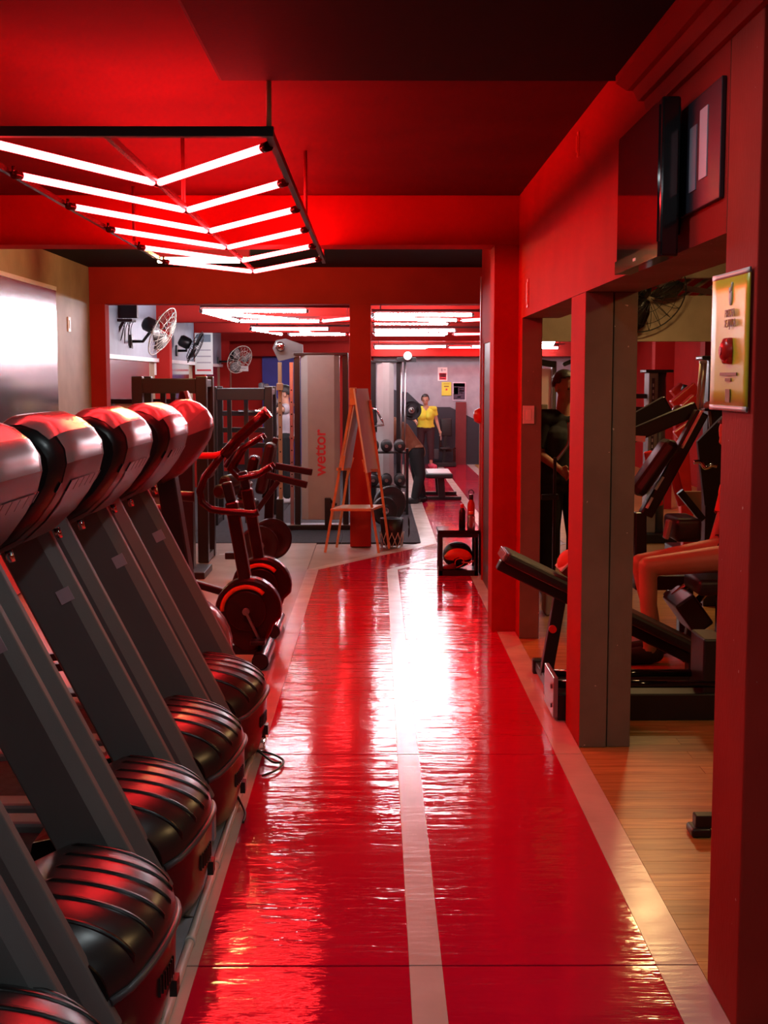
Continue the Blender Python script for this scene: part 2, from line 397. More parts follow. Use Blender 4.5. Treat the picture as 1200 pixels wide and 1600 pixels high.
# door in the right wall past the first arch
d1 = struct('door_1', MB().box(.928, .936, 10.0, 11.35, 0, 2.06), 'door_brown')
struct('door_frame', MB().box(.918, .932, 9.95, 10.01, 0, 2.1).box(.918, .932, 11.34, 11.4, 0, 2.1).box(.918, .932, 9.95, 11.4, 2.05, 2.1), 'red_paint', d1)
struct('door_handle', MB().cyl((.928, 10.12, 1.0), (.90, 10.12, 1.0), .012).cyl((.90, 10.12, 1.0), (.90, 10.24, 1.0), .009), 'dull_steel', d1)
# arches: beam with pilasters
a1 = struct('wall_arch_first', MB().box(XL, XW + .135, 9.0, 9.3, 2.65, ZC), 'red_paint', None, .004)
struct('pilaster', MB().box(.80, 1.10, 9.0, 9.3, 0, 2.65), 'red_paint', a1, .004)
struct('pilaster', MB().box(XL, -2.8, 9.0, 9.3, 0, 2.65), 'red_paint', a1, .004)
for i, (y, xs, zb) in enumerate(((13.65, ((XL, -2.79), (-.275, -.055), (3.4, 3.62)), 2.516), (17.6, ((XL, -2.75), (3.72, 3.98)), 2.5), (21.2, ((XL, -2.75), (3.72, 3.98)), 2.49), (24.9, ((XL, -2.78), (3.72, 3.98)), 2.46))):
    a = struct('wall_arch_' + ('second', 'third', 'fourth', 'fifth')[i], MB().box(XL, XR, y, y + .25, zb, ZC), 'red_paint', None, .004)
    for x0, x1 in xs: struct('pilaster', MB().box(x0, x1, y, y + .2, 0, zb), 'red_paint', a, .004)
struct('wall_bulkhead', MB().box(XL, XR, 26.3, YE, 2.2, ZC), 'red_paint')
# header of the side room: beige wall with an opening under the roof
hb = struct('wall_header', MB().box(1.10, 2.40, 12.0, 12.15, 2.09, ZC).box(2.40, XR, 12.0, 12.15, 2.09, 2.50).box(2.40, XR, 12.0, 12.15, 2.66, ZC), 'beige_paint')
for i in range(9):
    struct('roof_lath', MB().beam((2.35 + i * .16, 12.3, 2.50), (2.75 + i * .16, 12.9, 2.72), .05, .02), 'roof_tile', hb)
struct('roof_board', MB().beam((2.55, 12.25, 2.63), (3.4, 12.25, 2.50), .03, .05), 'door_brown', hb)
# far bays of the left wall: pale upper wall, blue mirror dado with light rail
for i, (y0, y1) in enumerate(((13.9, 17.6), (17.85, 21.2), (21.45, 24.9))):
    wb = struct('wall_bay_' + ('near', 'middle', 'far')[i], MB().box(XL, XL + .03, y0, y1, 1.98, ZC), 'blue_grey_wall')
    struct('wall_mirror', MB().box(XL, XL + .02, y0 + .05, y1 - .55, .5, 1.98), 'mirror_glass', wb)
    struct('light_rail', MB().box(XL, XL + .06, y0, y1, 1.97, 2.02), 'white_plastic', wb)
struct('wall_far_left', MB().box(XL, -.06, 26.9, YE, 0, 2.2), 'red_paint')
struct('door_2', MB().box(-2.32, -1.45, 26.86, 26.9, 0, 2.22), 'blue_paint')
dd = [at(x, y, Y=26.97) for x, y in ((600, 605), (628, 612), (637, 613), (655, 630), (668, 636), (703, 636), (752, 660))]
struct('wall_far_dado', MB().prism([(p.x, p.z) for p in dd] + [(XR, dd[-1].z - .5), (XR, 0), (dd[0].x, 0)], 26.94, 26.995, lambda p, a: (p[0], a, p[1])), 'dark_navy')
p0 = at(712, 640, Y=26.9); p1 = at(728, 725, Y=26.9)
struct('trim_2', MB().box(p0.x, p1.x, 26.9, 26.94, 0, 1.28), 'deep_red_paint')
struct('trim_3', MB().prism([(.0, 0), (.13, 0), (.13, .025), (.09, .05), (.07, .05), (.05, .085), (.03, .085), (.018, .13), (0, .13)], YB, 4.70, lambda p, a: (XW - p[0], a, 2.80 - p[1])), 'red_paint')
# pipe and kerb beside the treadmills
struct('trim_4', MB().box(-.66, -.592, YB, 6.75, 0, .022), 'platform_grey')
pp = thing('conduit_pipe', 'thin cream conduit pipe lying on the floor along the treadmill row', 'pipe', (-.575, 4, 0))
obj('pipe', MB().cyl((-.578, -1.5, .016), (-.578, 6.2, .016), .014), 'pvc_white', pp)
for y in (3.9, 4.55, 5.25, 5.9):
    obj('pipe_clip', MB().cyl((-.578, y, .016), (-.578, y + .03, .016), .018), 'pvc_white', pp)

# ================================================================ LAMPS
def red_fixture():
    t = thing('chevron_light', 'hanging chevron frame of twelve glowing red tubes over the treadmills', 'light', (-.975, 7.4, ZC))
    z = 2.61
    R = [(-.401, 5.02 + .883 * i) for i in range(6)]
    C = [(-.975, 5.96 + .918 * i) for i in range(6)]
    Lf = [(-1.537, 4.70 + .986 * i) for i in range(6)]
    zz = [z + .006 - .004 * i for i in range(6)]
    zt = z + .02
    obj('rail', MB().beam((-.384, 4.84, zt), (-.384, 9.8, zt - .02), .025, .03), 'black_steel', t)
    obj('rail', MB().beam((-.975, 4.84, zt), (-.975, 10.7, zt - .02), .02, .025), 'dark_red_steel', t)
    obj('rail', MB().beam((-1.56, 4.5, zt), (-1.56, 9.9, zt - .02), .02, .025), 'dark_red_steel', t)
    obj('front_bar', MB().beam((-2.25, 4.82, zt), (-.367, 4.82, zt), .035, .035), 'black_steel', t)
    for x, y in ((-.384, 4.82), (-.384, 7.28), (-.384, 9.65), (-.975, 6.77), (-1.56, 8.6), (-1.56, 4.82)):
        obj('hanger_rod', MB().cyl((x, y, zt), (x, y, ZC), .010, seg=10), 'wire_tan' if y == 4.82 else 'deep_red_paint', t)
    for i in range(6):
        for a, b in ((R[i], C[i]), (Lf[i], C[i])):
            pa, pb = Vector((a[0], a[1], zz[i])), Vector((b[0], b[1], zz[i])); d = (pb - pa).normalized()
            o = obj('tube', MB().cyl(pa + d * .045, pb - d * .035, .0155, seg=10), 'red_emit', t)
            obj('socket', MB().cyl(pa, pa + d * .045, .019, seg=12).cyl(pa, pa + Vector((0, 0, .035)), .008, seg=8), 'dark_red_steel', o)
            obj('socket', MB().cyl(pb - d * .035, pb, .017, seg=12), 'dark_red_steel', o)
red_fixture()
def white_fixture(name, label, segs, z=2.5):
    c = sum((Vector((a[0] + b[0], a[1] + b[1], 0)) for a, b, _ in segs), Vector()) / (2 * len(segs))
    t = thing(name, label, 'light', (c.x, c.y, ZC), 'tube light frames past the second arch')
    xs = [p[0] for a, b, _ in segs for p in (a, b)]; ys = [p[1] for a, b, _ in segs for p in (a, b)]
    obj('rail', MB().beam((min(xs), min(ys), z + .05), (max(xs), min(ys), z + .05), .03, .03), 'deep_red_paint', t)
    obj('rail', MB().beam((min(xs), max(ys), z + .05), (max(xs), max(ys), z + .05), .03, .03), 'deep_red_paint', t)
    for x in (min(xs) + .1, max(xs) - .1):
        for y in (min(ys), max(ys)): obj('hanger_rod', MB().cyl((x, y, z + .05), (x, y, ZC), .008, seg=8), 'deep_red_paint', t)
    for a, b, m in segs:
        pa, pb = Vector((a[0], a[1], z)), Vector((b[0], b[1], z)); d = (pb - pa).normalized()
        o = obj('tube', MB().cyl(pa + d * .03, pb - d * .03, .019, seg=8), m, t)
        obj('socket', MB().cyl(pa, pa + d * .03, .022, seg=10).cyl(pa, pa + Vector((0, 0, .05)), .006, seg=8), 'dull_steel', o)
        obj('socket', MB().cyl(pb - d * .03, pb, .022, seg=10), 'dull_steel', o)
w, r = 'white_emit', 'red_emit'
white_fixture('tube_light_frame', 'white tube light frame with red end tube just past the second arch column',
    [((-1.95, 14.7), (-.75, 14.7), w), ((-1.95, 14.75), (-1.80, 17.2), w), ((-1.85, 15.2), (-1.0, 17.0), w), ((-1.80, 17.3), (-.72, 17.3), w), ((-.70, 17.3), (-.28, 16.4), r)])
white_fixture('tube_light_frame', 'white tube light frame hung over the bottle crate aisle, nearest the second arch',
    [((-.05, 15.6), (1.15, 15.6), w), ((-.05, 16.6), (1.05, 17.0), w), ((-.05, 18.0), (1.0, 18.0), w), ((1.1, 17.1), (1.5, 16.6), r), ((-.05, 16.0), (.9, 17.3), w)])
white_fixture('tube_light_frame', 'white tube light frame above the pulley tower',
    [((-1.9, 20.0), (-.70, 20.0), w), ((-1.9, 20.0), (-1.6, 22.4), w), ((-1.5, 22.5), (-.5, 22.5), w), ((-.45, 22.5), (-.2, 21.6), r), ((-1.2, 21.0), (-.6, 22.0), w)])
white_fixture('tube_light_frame', 'white tube light frame over the far runway between the arches',
    [((-.05, 20.6), (1.25, 20.6), w), ((-.05, 22.6), (1.2, 22.6), w), ((1.3, 22.4), (2.2, 21.8), r), ((2.2, 21.6), (2.6, 22.6), r), ((-.05, 21.4), (1.2, 22.0), w)])
white_fixture('tube_light_frame', 'white tube light frame closest to the grey poster wall',
    [((-.05, 25.2), (1.35, 25.2), w), ((-.05, 26.0), (1.0, 26.0), w), ((1.4, 25.8), (2.4, 25.6), r), ((1.8, 25.2), (2.7, 25.2), w), ((2.4, 26.0), (3.6, 26.0), w)], 2.36)
# warm tube between the arches
t = thing('warm_tube_light', 'short warm yellow tube light under the ceiling between the arches', 'light', (-1.4, 11.6, 2.89))
obj('tube', MB().cyl((-1.9, 11.6, 2.775), (-1.15, 11.6, 2.775), .02), 'warm_emit', t)
obj('housing', MB().box(-1.95, -1.1, 11.56, 11.64, 2.80, 2.89), 'white_plastic', t, .005)
# foremost soffit lamp glows into view; the others are added fill from behind
for x, y, zz in ((.21, 3.62, 2.80), (.21, 1.3, 2.80), (.21, -1.0, 2.80), (-1.7, .3, ZC), (-1.7, -1.4, ZC), (1.9, 1.3, ZC)):
    t = thing('ceiling_downlight', 'round white downlight set in the black soffit, all but the foremost added' if zz < ZC else 'round white downlight added out of view in the ceiling beside the black soffit', 'light', (x, y, zz), 'round downlights at the entrance')
    obj('diffuser', MB().cyl((x, y, zz - .015), (x, y, zz), .085, seg=28), 'down_emit', t)
    obj('ring', MB().lathe([(.085, -.016), (.10, -.014), (.105, 0), (.085, 0)], (x, y, zz)), 'white_plastic', t)
# lamps of the side room, two of them added
def bulkhead(loc, label, mat='room_emit', r=.13):
    t = thing('ceiling_lamp', label, 'light', loc)
    x, y, z = loc
    obj('diffuser', MB().lathe([(0, -.07), (r * .5, -.065), (r * .85, -.04), (r, 0)], loc), mat, t)
    obj('base', MB().lathe([(r * 1.08, -.005), (r * 1.12, .02), (r * 1.12, .12), (0, .12)] if z < 2.7 else [(r * 1.08, -.005), (r * 1.12, .02), (r * 1.12, ZC - z), (0, ZC - z)], loc), 'white_plastic', t)
bulkhead((2.24, 10.4, 2.68), 'round warm lamp on the side room ceiling before the header wall')
bulkhead((2.5, 4.5, 2.72), 'added round warm fill lamp on the side room ceiling beside the television', 'room_emit', .10)  # unseen lamp, added to warm the near planks and the column face
p = at(854, 533, Y=15.2); bulkhead((p.x, p.y, p.z), 'small white ceiling lamp seen past the light switch column', 'white_emit', .1)
bulkhead((4.4, 16.0, 2.7), 'added red fill lamp above the red machines of the side room', 'red_emit', .06)  # invented lamp that puts red light on the far machines
# ================================================================ TREADMILLS (fronts to the runway)
HY = .33
def bow(y): return (1 - min(1, (y / HY) ** 2))
def hood_profile(y, n=16):
    """x,z from the back of the hood over the top down to the rim, at width position y"""
    b = bow(y); xr = -.645 + .105 * b ** .7; zr = .255 + .055 * b
    xt, zt = -.80, .455 - .05 * (1 - b) ** 2
    pts = [(-1.06, .25), (-1.04, .34), (-.97, zt - .05)]
    for k in range(n + 1):
        a = PI / 2 * k / n
        pts.append((xt - .07 + (xr - xt + .07) * math.sin(a) ** 1.05, zr + (zt - zr) * math.cos(a) ** .85))
    return pts
def console_profile():
    return [(-1.36, 1.27), (-1.30, 1.40), (-1.22, 1.525), (-1.16, 1.60), (-1.10, 1.638), (-1.04, 1.642), (-.985, 1.622), (-.945, 1.59), (-.918, 1.548),
            (-.912, 1.50), (-.928, 1.44), (-.965, 1.375), (-1.01, 1.315), (-1.08, 1.25), (-1.17, 1.205), (-1.27, 1.19), (-1.34, 1.215)]
CPROF = console_profile(); CC = (-1.12, 1.42)
def csec(y, i0, i1, grow=1.0):
    q = abs(y) / .345; s = (1 - q ** 5 * .24) * grow
    return [(CC[0] + (x - CC[0]) * s, y, CC[1] + (z - CC[1]) * s) for x, z in CPROF[i0:i1 + 1]]
def make_treadmill():
    t = thing('treadmill', 'treadmill with black ribbed motor hood and slanted grey uprights in the row beside the runway', 'treadmill', (-1.4, 0, 0), 'treadmills along the runway')
    ys = [-HY + 2 * HY * k / 16 for k in range(17)]
    # running deck
    obj('deck', MB().box(-2.5, -.86, -.28, .28, .09, .155), 'black_steel', t, .01)
    obj('belt', MB().box(-2.48, -.95, -.25, .25, .155, .163), 'rubber_mat', t)
    for s in (-1, 1):
        obj('side_rail', MB().box(-2.48, -.95, s * .335 - .06, s * .335 + .06, .05, .19), 'upright_grey', t, .015)
    # motor hood
    h = obj('motor_hood', MB().loft([[(x, y, z) for x, z in hood_profile(y)] for y in ys], closed=False), 'hood_plastic', t)
    for k, y in enumerate((-.25, -.155, -.06, .035, .13, .225, .30)):
        pr = hood_profile(y)[3:]; n = len(pr)
        pth = []
        for (x, z) in pr[:-2]: pth.append((x, z))
        m = MB(); secs = []
        for j, (x, z) in enumerate(pth):
            dx, dz = x + .86, z - .25; l = math.hypot(dx, dz); u = (dx / l, dz / l)
            e = .0055 if 0 < j < len(pth) - 1 else -.004
            secs.append([(x + u[0] * a, y + b, z + u[1] * a) for a, b in ((-.01, -.009), (e, -.006), (e, .006), (-.01, .009))])
        obj('rib', m.loft(secs), 'hood_groove', h)
    for s in (-1, 1):
        pr = hood_profile(s * HY)
        obj('side_cover', MB().xz(pr + [(-.66, .10), (-1.06, .10)], s * HY - .012, s * HY + .012), 'hood_groove', t)
    obj('hood_rim', MB().tube([(hood_profile(y)[-1][0] + .004, y, hood_profile(y)[-1][1]) for y in ys], .011, 8), 'under_grey', t)
    fp = obj('front_panel', MB().loft([[(hood_profile(y)[-1][0], y, hood_profile(y)[-1][1]) for y in ys], [(hood_profile(y)[-1][0] - .004, y, .17) for y in ys], [(hood_profile(y)[-1][0] - .035, y, .05) for y in ys]], closed=False), 'hood_plastic', t)
    for j in range(7):
        y = -.14 + j * .022; x = hood_profile(y)[-1][0]
        obj('vent_slot', MB().obox((x - .004, y, .20), (.012, .006, .05)), 'hood_groove', fp)
    x = hood_profile(.02)[-1][0]
    sw = obj('power_switch', MB().obox((x - .006, .045, .12), (.02, .05, .045)), 'black_plastic', fp)
    obj('switch_lamp', MB().obox((x + .004, .045, .125), (.008, .014, .02)), 'led_red', sw)
    obj('base_plate', MB().box(-1.06, -.66, -.36, .36, .03, .06), 'platform_grey', t, .004)
    for s in (-1, 1):
        for xx in (-.75, -2.4): obj('foot', MB().cyl((xx, s * .3, 0), (xx, s * .3, .05), .028), 'black_plastic', t)
    # uprights, leaning back 27 degrees
    for s in (-1, 1):
        y0 = s * .335
        def up(z, a): return (-.65 - .505 * (z - .27) - a, z)
        w, n = .2, .045
        u = MB()
        secs = []
        for z in (.20, .27, .7, 1.0, 1.24, 1.36):
            x = up(z, 0)[0]
            zc = z
            secs.append([(x, y0 - .018, zc), (x, y0 + .018, zc), (x - n, y0 + .045, zc), (x - w, y0 + .045, zc), (x - w - .02, y0, zc), (x - w, y0 - .045, zc), (x - n, y0 - .045, zc)])
        uo = obj('upright', u.loft(secs, smooth=False), 'upright_grey', t, .004)
        if s > 0:
            p = up(1.0, .055)
            lb = obj('spec_label', MB().obox((p[0], y0 - .0465, 1.0), (.05, .002, .05), (0, -.46, 0)), 'paper_lilac', uo, label='small pale paper spec label')
        obj('foot_bracket', MB().obox((-.635, y0 + s * .02, .10), (.05, .05, .11)), 'platform_grey', t, .004)
    # console pod
    cy = [-.345 + .69 * k / 18 for k in range(19)]
    cb = obj('console', MB().loft([csec(y, 0, 16) for y in cy]), 'black_plastic', t)
    obj('console_cover', MB().loft([csec(y, 1, 7, 1.012) for y in cy[1:-1]], closed=False), 'silver_plastic', cb)
    obj('console_band', MB().loft([csec(y, 7, 9, 1.014) for y in cy[2:-2]], closed=False), 'silver_plastic', cb)
    obj('console_back', MB().loft([csec(y, 9, 14, 1.010) for y in cy[2:-2]], closed=False), 'under_grey', cb)
    obj('console_back_panel', MB().loft([csec(y, 10, 13, 1.03) for y in [-.2 + .4 * k / 8 for k in range(9)]], closed=False), 'under_grey', cb)
    for j in range(8):
        y = -.28 + j * .08; sct = csec(y, 10, 11, 1.016)
        obj('vent_slot', MB().beam(sct[0], Vector(sct[0]).lerp(Vector(sct[1]), .5), .008, .006, (1, 0, 0)), 'hood_groove', cb)
    obj('screen', MB().obox((-1.27, 0, 1.43), (.012, .34, .2), (0, .55, 0)), 'tv_screen', cb)
    for s in (-1, 1):
        obj('handrail', MB().tube([(-1.2, s * .33, 1.28), (-1.35, s * .36, 1.16), (-1.5, s * .37, 1.12), (-1.85, s * .37, 1.08)], .018), 'black_steel', t)
        obj('latch_bolt', MB().cyl((-1.10, s * .30, 1.235), (-1.09, s * .30, 1.20), .012), 'chrome', t)
    return t
TM = make_treadmill()
TMS = []
for k in range(5):
    loc = (-1.4 + (0, 0, -.01, .01, .03)[k], 2.49 + .87 * k, 0)
    if k == 0: TM.location = loc; LOC[TM.name] = Vector(loc); TMS.append(TM)
    else: TMS.append(copy_tree(TM, loc))
    TMS[-1]['label'] = ('fifth', 'fourth', 'third', 'second', 'first')[k] + ' treadmill from the elliptical trainer, black ribbed motor hood, slanted grey uprights'
# elliptical trainer just past the treadmills: same console family
et = thing('elliptical_trainer', 'elliptical trainer with glossy console between the last treadmill and the bikes', 'exercise machine', (-1.5, 6.95, 0))
o7 = Vector((.05, 6.92, -.0))
def shift(sec): return [Vector(p) + o7 for p in sec]
cy = [-.2 + .4 * k / 12 for k in range(13)]
def esec(y, i0, i1, g=1.0):
    q = abs(y) / .2; s = (1 - q ** 3.2 * .5) * g
    return [(CC[0] + (x - CC[0]) * s, y, CC[1] + (z - CC[1]) * s) for x, z in CPROF[i0:i1 + 1]]
cb = obj('console', MB().loft([shift(esec(y, 0, 16)) for y in cy]), 'black_plastic', et)
obj('console_cover', MB().loft([shift(esec(y, 1, 7, 1.012)) for y in cy], closed=False), 'silver_plastic', cb)
obj('console_band', MB().loft([shift(esec(y, 7, 9, 1.014)) for y in cy], closed=False), 'silver_plastic', cb)
obj('console_back', MB().loft([shift(esec(y, 9, 14, 1.01)) for y in cy], closed=False), 'under_grey', cb)
obj('post', MB().beam((-1.12, 6.95, 1.3), (-.98, 6.95, .35), .1, .14, (0, 1, 0)), 'black_steel', et, .01)
obj('flywheel_cover', MB().cyl((-1.05, 6.85, .32), (-1.05, 7.05, .32), .27, seg=28), 'silver_plastic', et, .02)
obj('base', MB().box(-1.9, -.85, 6.88, 7.02, .02, .08), 'black_steel', et, .01)
for s in (-1, 1):
    obj('stabilizer', MB().cyl((-1.35 + s * .45, 6.7, .045), (-1.35 + s * .45, 7.2, .045), .035), 'black_steel', et)
    obj('swing_arm', MB().tube([(-1.45, 6.95 + s * .27, .3), (-1.3, 6.95 + s * .27, .8), (-1.32, 6.95 + s * .25, 1.35), (-1.42, 6.95 + s * .25, 1.55)], .018), 'black_steel', et)
    obj('pedal_arm', MB().beam((-1.85, 6.95 + s * .16, .22), (-1.1, 6.95 + s * .16, .32), .05, .04), 'black_steel', et)
# ---------------------------------------------------------------- upright bikes
def make_bike(name, label, Y, long_bars):
    t = thing(name, label, 'exercise bike', (-.95, Y, 0), 'upright bikes past the treadmills')
    X0 = -.79
    st = obj('stabilizer', MB().cyl((-.70, Y - .26, .055), (-.70, Y + .26, .055), .052, seg=20, caps=False), 'chrome' if not long_bars else 'dark_red_steel', t)
    obj('end_cap', MB().cyl((-.70, Y - .258, .055), (-.70, Y - .24, .055), .047, seg=20).cyl((-.70, Y + .24, .055), (-.70, Y + .258, .055), .047, seg=20), 'black_plastic', st)
    obj('rear_stabilizer', MB().cyl((-1.65, Y - .26, .055), (-1.65, Y + .26, .055), .04, seg=16), 'black_steel', t)
    obj('base_beam', MB().beam((-1.65, Y, .08), (-.70, Y, .08), .07, .06), 'black_steel', t, .008)
    # teardrop crank housing
    pts = []
    for k in range(28):
        a = 2 * PI * k / 28; r = .205 + .05 * max(0, -math.sin(a)) ** 3
        pts.append((X0 + r * math.cos(a) * (1 if math.sin(a) > -.3 else .82), .33 + r * math.sin(a)))
    hs = obj('crank_housing', MB().xz(pts, Y - .06, Y + .06), 'dark_red_steel', t, .02)
    obj('cover_disc', MB().cyl((X0 - .01, Y - .072, .33), (X0 - .01, Y - .058, .33), .125, seg=28), 'dark_red_steel', hs, .006)
    arc = [(X0 - .01 + .15 * math.cos(a), Y - .064, .33 + .15 * math.sin(a)) for a in [PI * (.25 + .75 * k / 14) for k in range(15)]]
    obj('accent_arc', MB().tube(arc, .014, 8), 'orange_plastic', hs)
    cr = obj('crank', MB().beam((X0 - .01, Y - .09, .33), (X0 + .07, Y - .09, .16), .016, .03, (0, 1, 0)).cyl((X0 - .01, Y - .1, .33), (X0 - .01, Y - .05, .33), .022), 'dull_steel', t)
    obj('pedal', MB().obox((X0 + .07, Y - .15, .155), (.09, .1, .025)), 'black_plastic', cr, .005)
    obj('frame_post', MB().beam((X0 - .02, Y, .52), (X0 - .10, Y, 1.0), .075, .10, (0, 1, 0)), 'dark_red_steel', t, .012)
    obj('stem', MB().beam((X0 - .10, Y, 1.0), (X0 - .13, Y, 1.12), .06, .07, (0, 1, 0)), 'black_steel', t, .01)
    obj('seat_post', MB().beam((-1.25, Y, .1), (-1.42, Y, .92), .05, .06, (0, 1, 0)).beam((-.95, Y, .25), (-1.28, Y, .35), .05, .06, (0, 1, 0)), 'black_steel', t, .01)
    obj('saddle', MB().loft([[(x, Y + w * math.cos(a), z + .035 * math.sin(a)) for a in [2 * PI * k / 12 for k in range(12)]] for x, w, z in ((-1.58, .05, .96), (-1.54, .115, .97), (-1.45, .11, .965), (-1.35, .04, .95), (-1.27, .025, .945), (-1.25, .01, .945))]), 'black_vinyl', t)
    # handlebars: low loop and, on the first bike, long forearm bars
    for s in (-1, 1):
        y = Y + s * .13
        P = lambda a, b: at(a, b, Y=y)
        if long_bars:
            obj('low_bar', MB().tube([P(404, 800), P(396, 803), P(360, 800), P(330, 796), P(316, 785), P(312, 768), P(320, 745), P(338, 722), P(352, 704)], .022, 12), 'dark_red_steel', t)
            obj('forearm_bar', MB().tube([P(350, 712), P(372, 686), P(398, 662), P(417, 645)], .034, 14), 'dark_red_steel', t)
            obj('cross_grip', MB().tube([P(352, 708), P(335, 712), P(290, 712), P(262, 712)], .020, 12), 'red_steel', t)
            obj('bar_end', MB().cyl(P(416, 646), P(420, 643), .036, seg=14), 'chrome', t)
        else:
            obj('low_bar', MB().tube([(X0 + .08, y, 1.16), (X0 - .02, y, 1.10), (X0 - .14, y, 1.08), (X0 - .2, y * 1, 1.14), (X0 - .12, y, 1.28), (X0 + .02, y, 1.36)], .02, 12), 'dark_red_steel', t)
    cs = obj('console', MB().obox((X0 - .20, Y, 1.22), (.03, .2, .16), (0, .5, 0)), 'black_plastic', t, .012)
    obj('console_face', MB().obox((X0 - .215, Y, 1.228), (.008, .15, .11), (0, .5, 0)), 'tv_screen', cs)
    return t
make_bike('upright_bike', 'dark red upright bike with long slanted forearm bars', 8.03, True)
make_bike('upright_bike', 'dark upright bike with chrome stabilizer behind the bike with forearm bars', 8.98, False)
# a red trim plate that leans on the first bike: belt guard
# ---------------------------------------------------------------- power cords
def cord(pts, k, r=.005):
    return obj('power_cord', MB().tube(pts, r, 6), 'wire_black', TMS[k])
def spl(P, n=6):
    P = [Vector(p) for p in P]; out = []
    for i in range(len(P) - 1):
        a, b, c, d = P[max(i - 1, 0)], P[i], P[i + 1], P[min(i + 2, len(P) - 1)]
        for k in range(n):
            u = k / n; out.append(.5 * (2 * b + (c - a) * u + (2 * a - 5 * b + 4 * c - d) * u * u + (3 * b - a - 3 * c + d) * u ** 3))
    return out + [P[-1]]
G = lambda x, y, z=.012: at(x, y, Z=z)
cord(spl([G(392, 1125, .10), G(398, 1150, .03), G(402, 1170), G(430, 1180), G(443, 1190), G(432, 1203), G(410, 1212)]), 4)
cord(spl([G(384, 1178), G(400, 1172, .03), G(425, 1190), G(440, 1191)]), 3)
cord(spl([G(396, 1118, .09), G(402, 1104, .10), G(405, 1118, .08), G(406, 1135, .05)]), 4)
cord(spl([G(366, 1235, .08), G(374, 1250, .03), G(383, 1270), G(380, 1285)]), 3)
cord(spl([G(305, 1380, .08), G(306, 1395, .03), G(296, 1412, .02), G(278, 1420, .02)]), 2)
cord(spl([G(274, 1430, .04), G(300, 1434, .02), G(312, 1438), G(300, 1455), G(276, 1475)]), 2)
cord(spl([G(235, 1562, .10), G(246, 1580, .05), G(252, 1598, .02)]), 1)
es = thing('extension_socket', 'black plug in a clear extension socket on the conduit end', 'socket', tuple(G(405, 1165, 0)))
q = G(405, 1163, .03)
obj('socket_body', MB().obox(q, (.06, .12, .05)), 'glass_clear', es, .008)
obj('plug', MB().cyl(q + Vector((0, .03, .02)), q + Vector((0, .10, .09)), .03, .012), 'black_plastic', es)
# red board with lettering standing behind the treadmills
bd = thing('red_board', 'red board with dark letters standing against the beige wall', 'sign', (-2.9, 10.6, 0))
obj('panel', MB().box(-2.93, -2.89, 9.9, 11.3, .02, .62), 'red_steel', bd, .004)
text('lettering', 'IBF', .26, 'deep_red_paint', (-2.885, 10.6, .33), (PI / 2, 0, PI / 2), bd, .002, .004)
# ---------------------------------------------------------------- left wall mirror, switches
mr = thing('wall_mirror_panel', 'large glossy mirror panel with pale top trim on the beige wall', 'mirror', (XL, 9, .55))
obj('glass', MB().box(XL, XL + .012, 6.6, 9.38, .55, 2.555).box(XL, XL + .012, 9.39, 12.19, .55, 2.555), 'mirror_glass', mr)
obj('top_trim', MB().box(XL, XL + .02, 6.6, 12.19, 2.555, 2.59), 'white_plastic', mr)
single('wall_switch', MB().box(XL, XL + .012, 12.66, 12.76, 2.20, 2.34).box(XL + .012, XL + .018, 12.69, 12.73, 2.23, 2.31), 'white_plastic', 'white switch plate high on the beige wall beside the mirror panel', 'switch', None, None, .002)
sw = thing('light_switch', 'cream double light switch on the brown door jamb', 'switch', tuple(at(826, 660, Y=8.745)))
c = at(826, 648, Y=8.742)
obj('plate', MB().box(c.x - .038, c.x + .038, 8.738, 8.75, c.z - .06, c.z + .06), 'white_plastic', sw, .003)
obj('rocker', MB().box(c.x - .018, c.x + .018, 8.733, 8.738, c.z - .035, c.z + .035), 'paper_white', sw, .002)
# ================================================================ RIGHT WALL OBJECTS
tv = thing('television', 'black flat screen television mounted on the red wall above the openings', 'television', (.90, 4.42, 2.17))
obj('case', MB().box(.866, .925, 4.07, 4.79, 2.123, 2.603), 'black_gloss', tv, .008)
obj('back_box', MB().box(.92, .962, 4.2, 4.66, 2.20, 2.51), 'black_plastic', tv, .01)
sc = obj('screen', MB().box(.862, .868, 4.095, 4.765, 2.168, 2.583), 'tv_screen', tv)
obj('bezel', MB().box(.860, .870, 4.07, 4.79, 2.123, 2.168), 'black_gloss', tv)
obj('logo', MB().box(.8585, .8605, 4.41, 4.45, 2.141, 2.150), 'paper_white', tv)
obj('mount_arm', MB().box(.93, .963, 4.35, 4.5, 2.26, 2.41), 'black_steel', tv)
bp = thing('notice_board', 'dark board behind the television with two pale sheets of paper', 'notice board', (.955, 4.0, 2.25))
obj('board', MB().box(.950, .9645, 3.70, 4.18, 2.25, 2.58), 'dark_navy', bp, .003)
obj('sheet', MB().box(.947, .9505, 3.84, 3.93, 2.33, 2.53), 'paper_lilac', bp)
obj('sheet', MB().box(.947, .9505, 3.97, 4.05, 2.31, 2.50), 'blue_grey_wall', bp)
single('thermometer_plate', MB().box(.957, .965, 6.36, 6.40, 2.80, 2.92).box(.952, .957, 6.372, 6.388, 2.82, 2.90), 'orange_plastic', 'small bright plate on the red wall under the ceiling', 'plate', None, None, .002)
single('thermometer_plate', MB().box(.957, .965, 8.38, 8.44, 2.20, 2.38).box(.952, .957, 8.395, 8.425, 2.22, 2.36), 'red_steel', 'narrow red plate on the red wall beside the first arch', 'plate', None, None, .002)
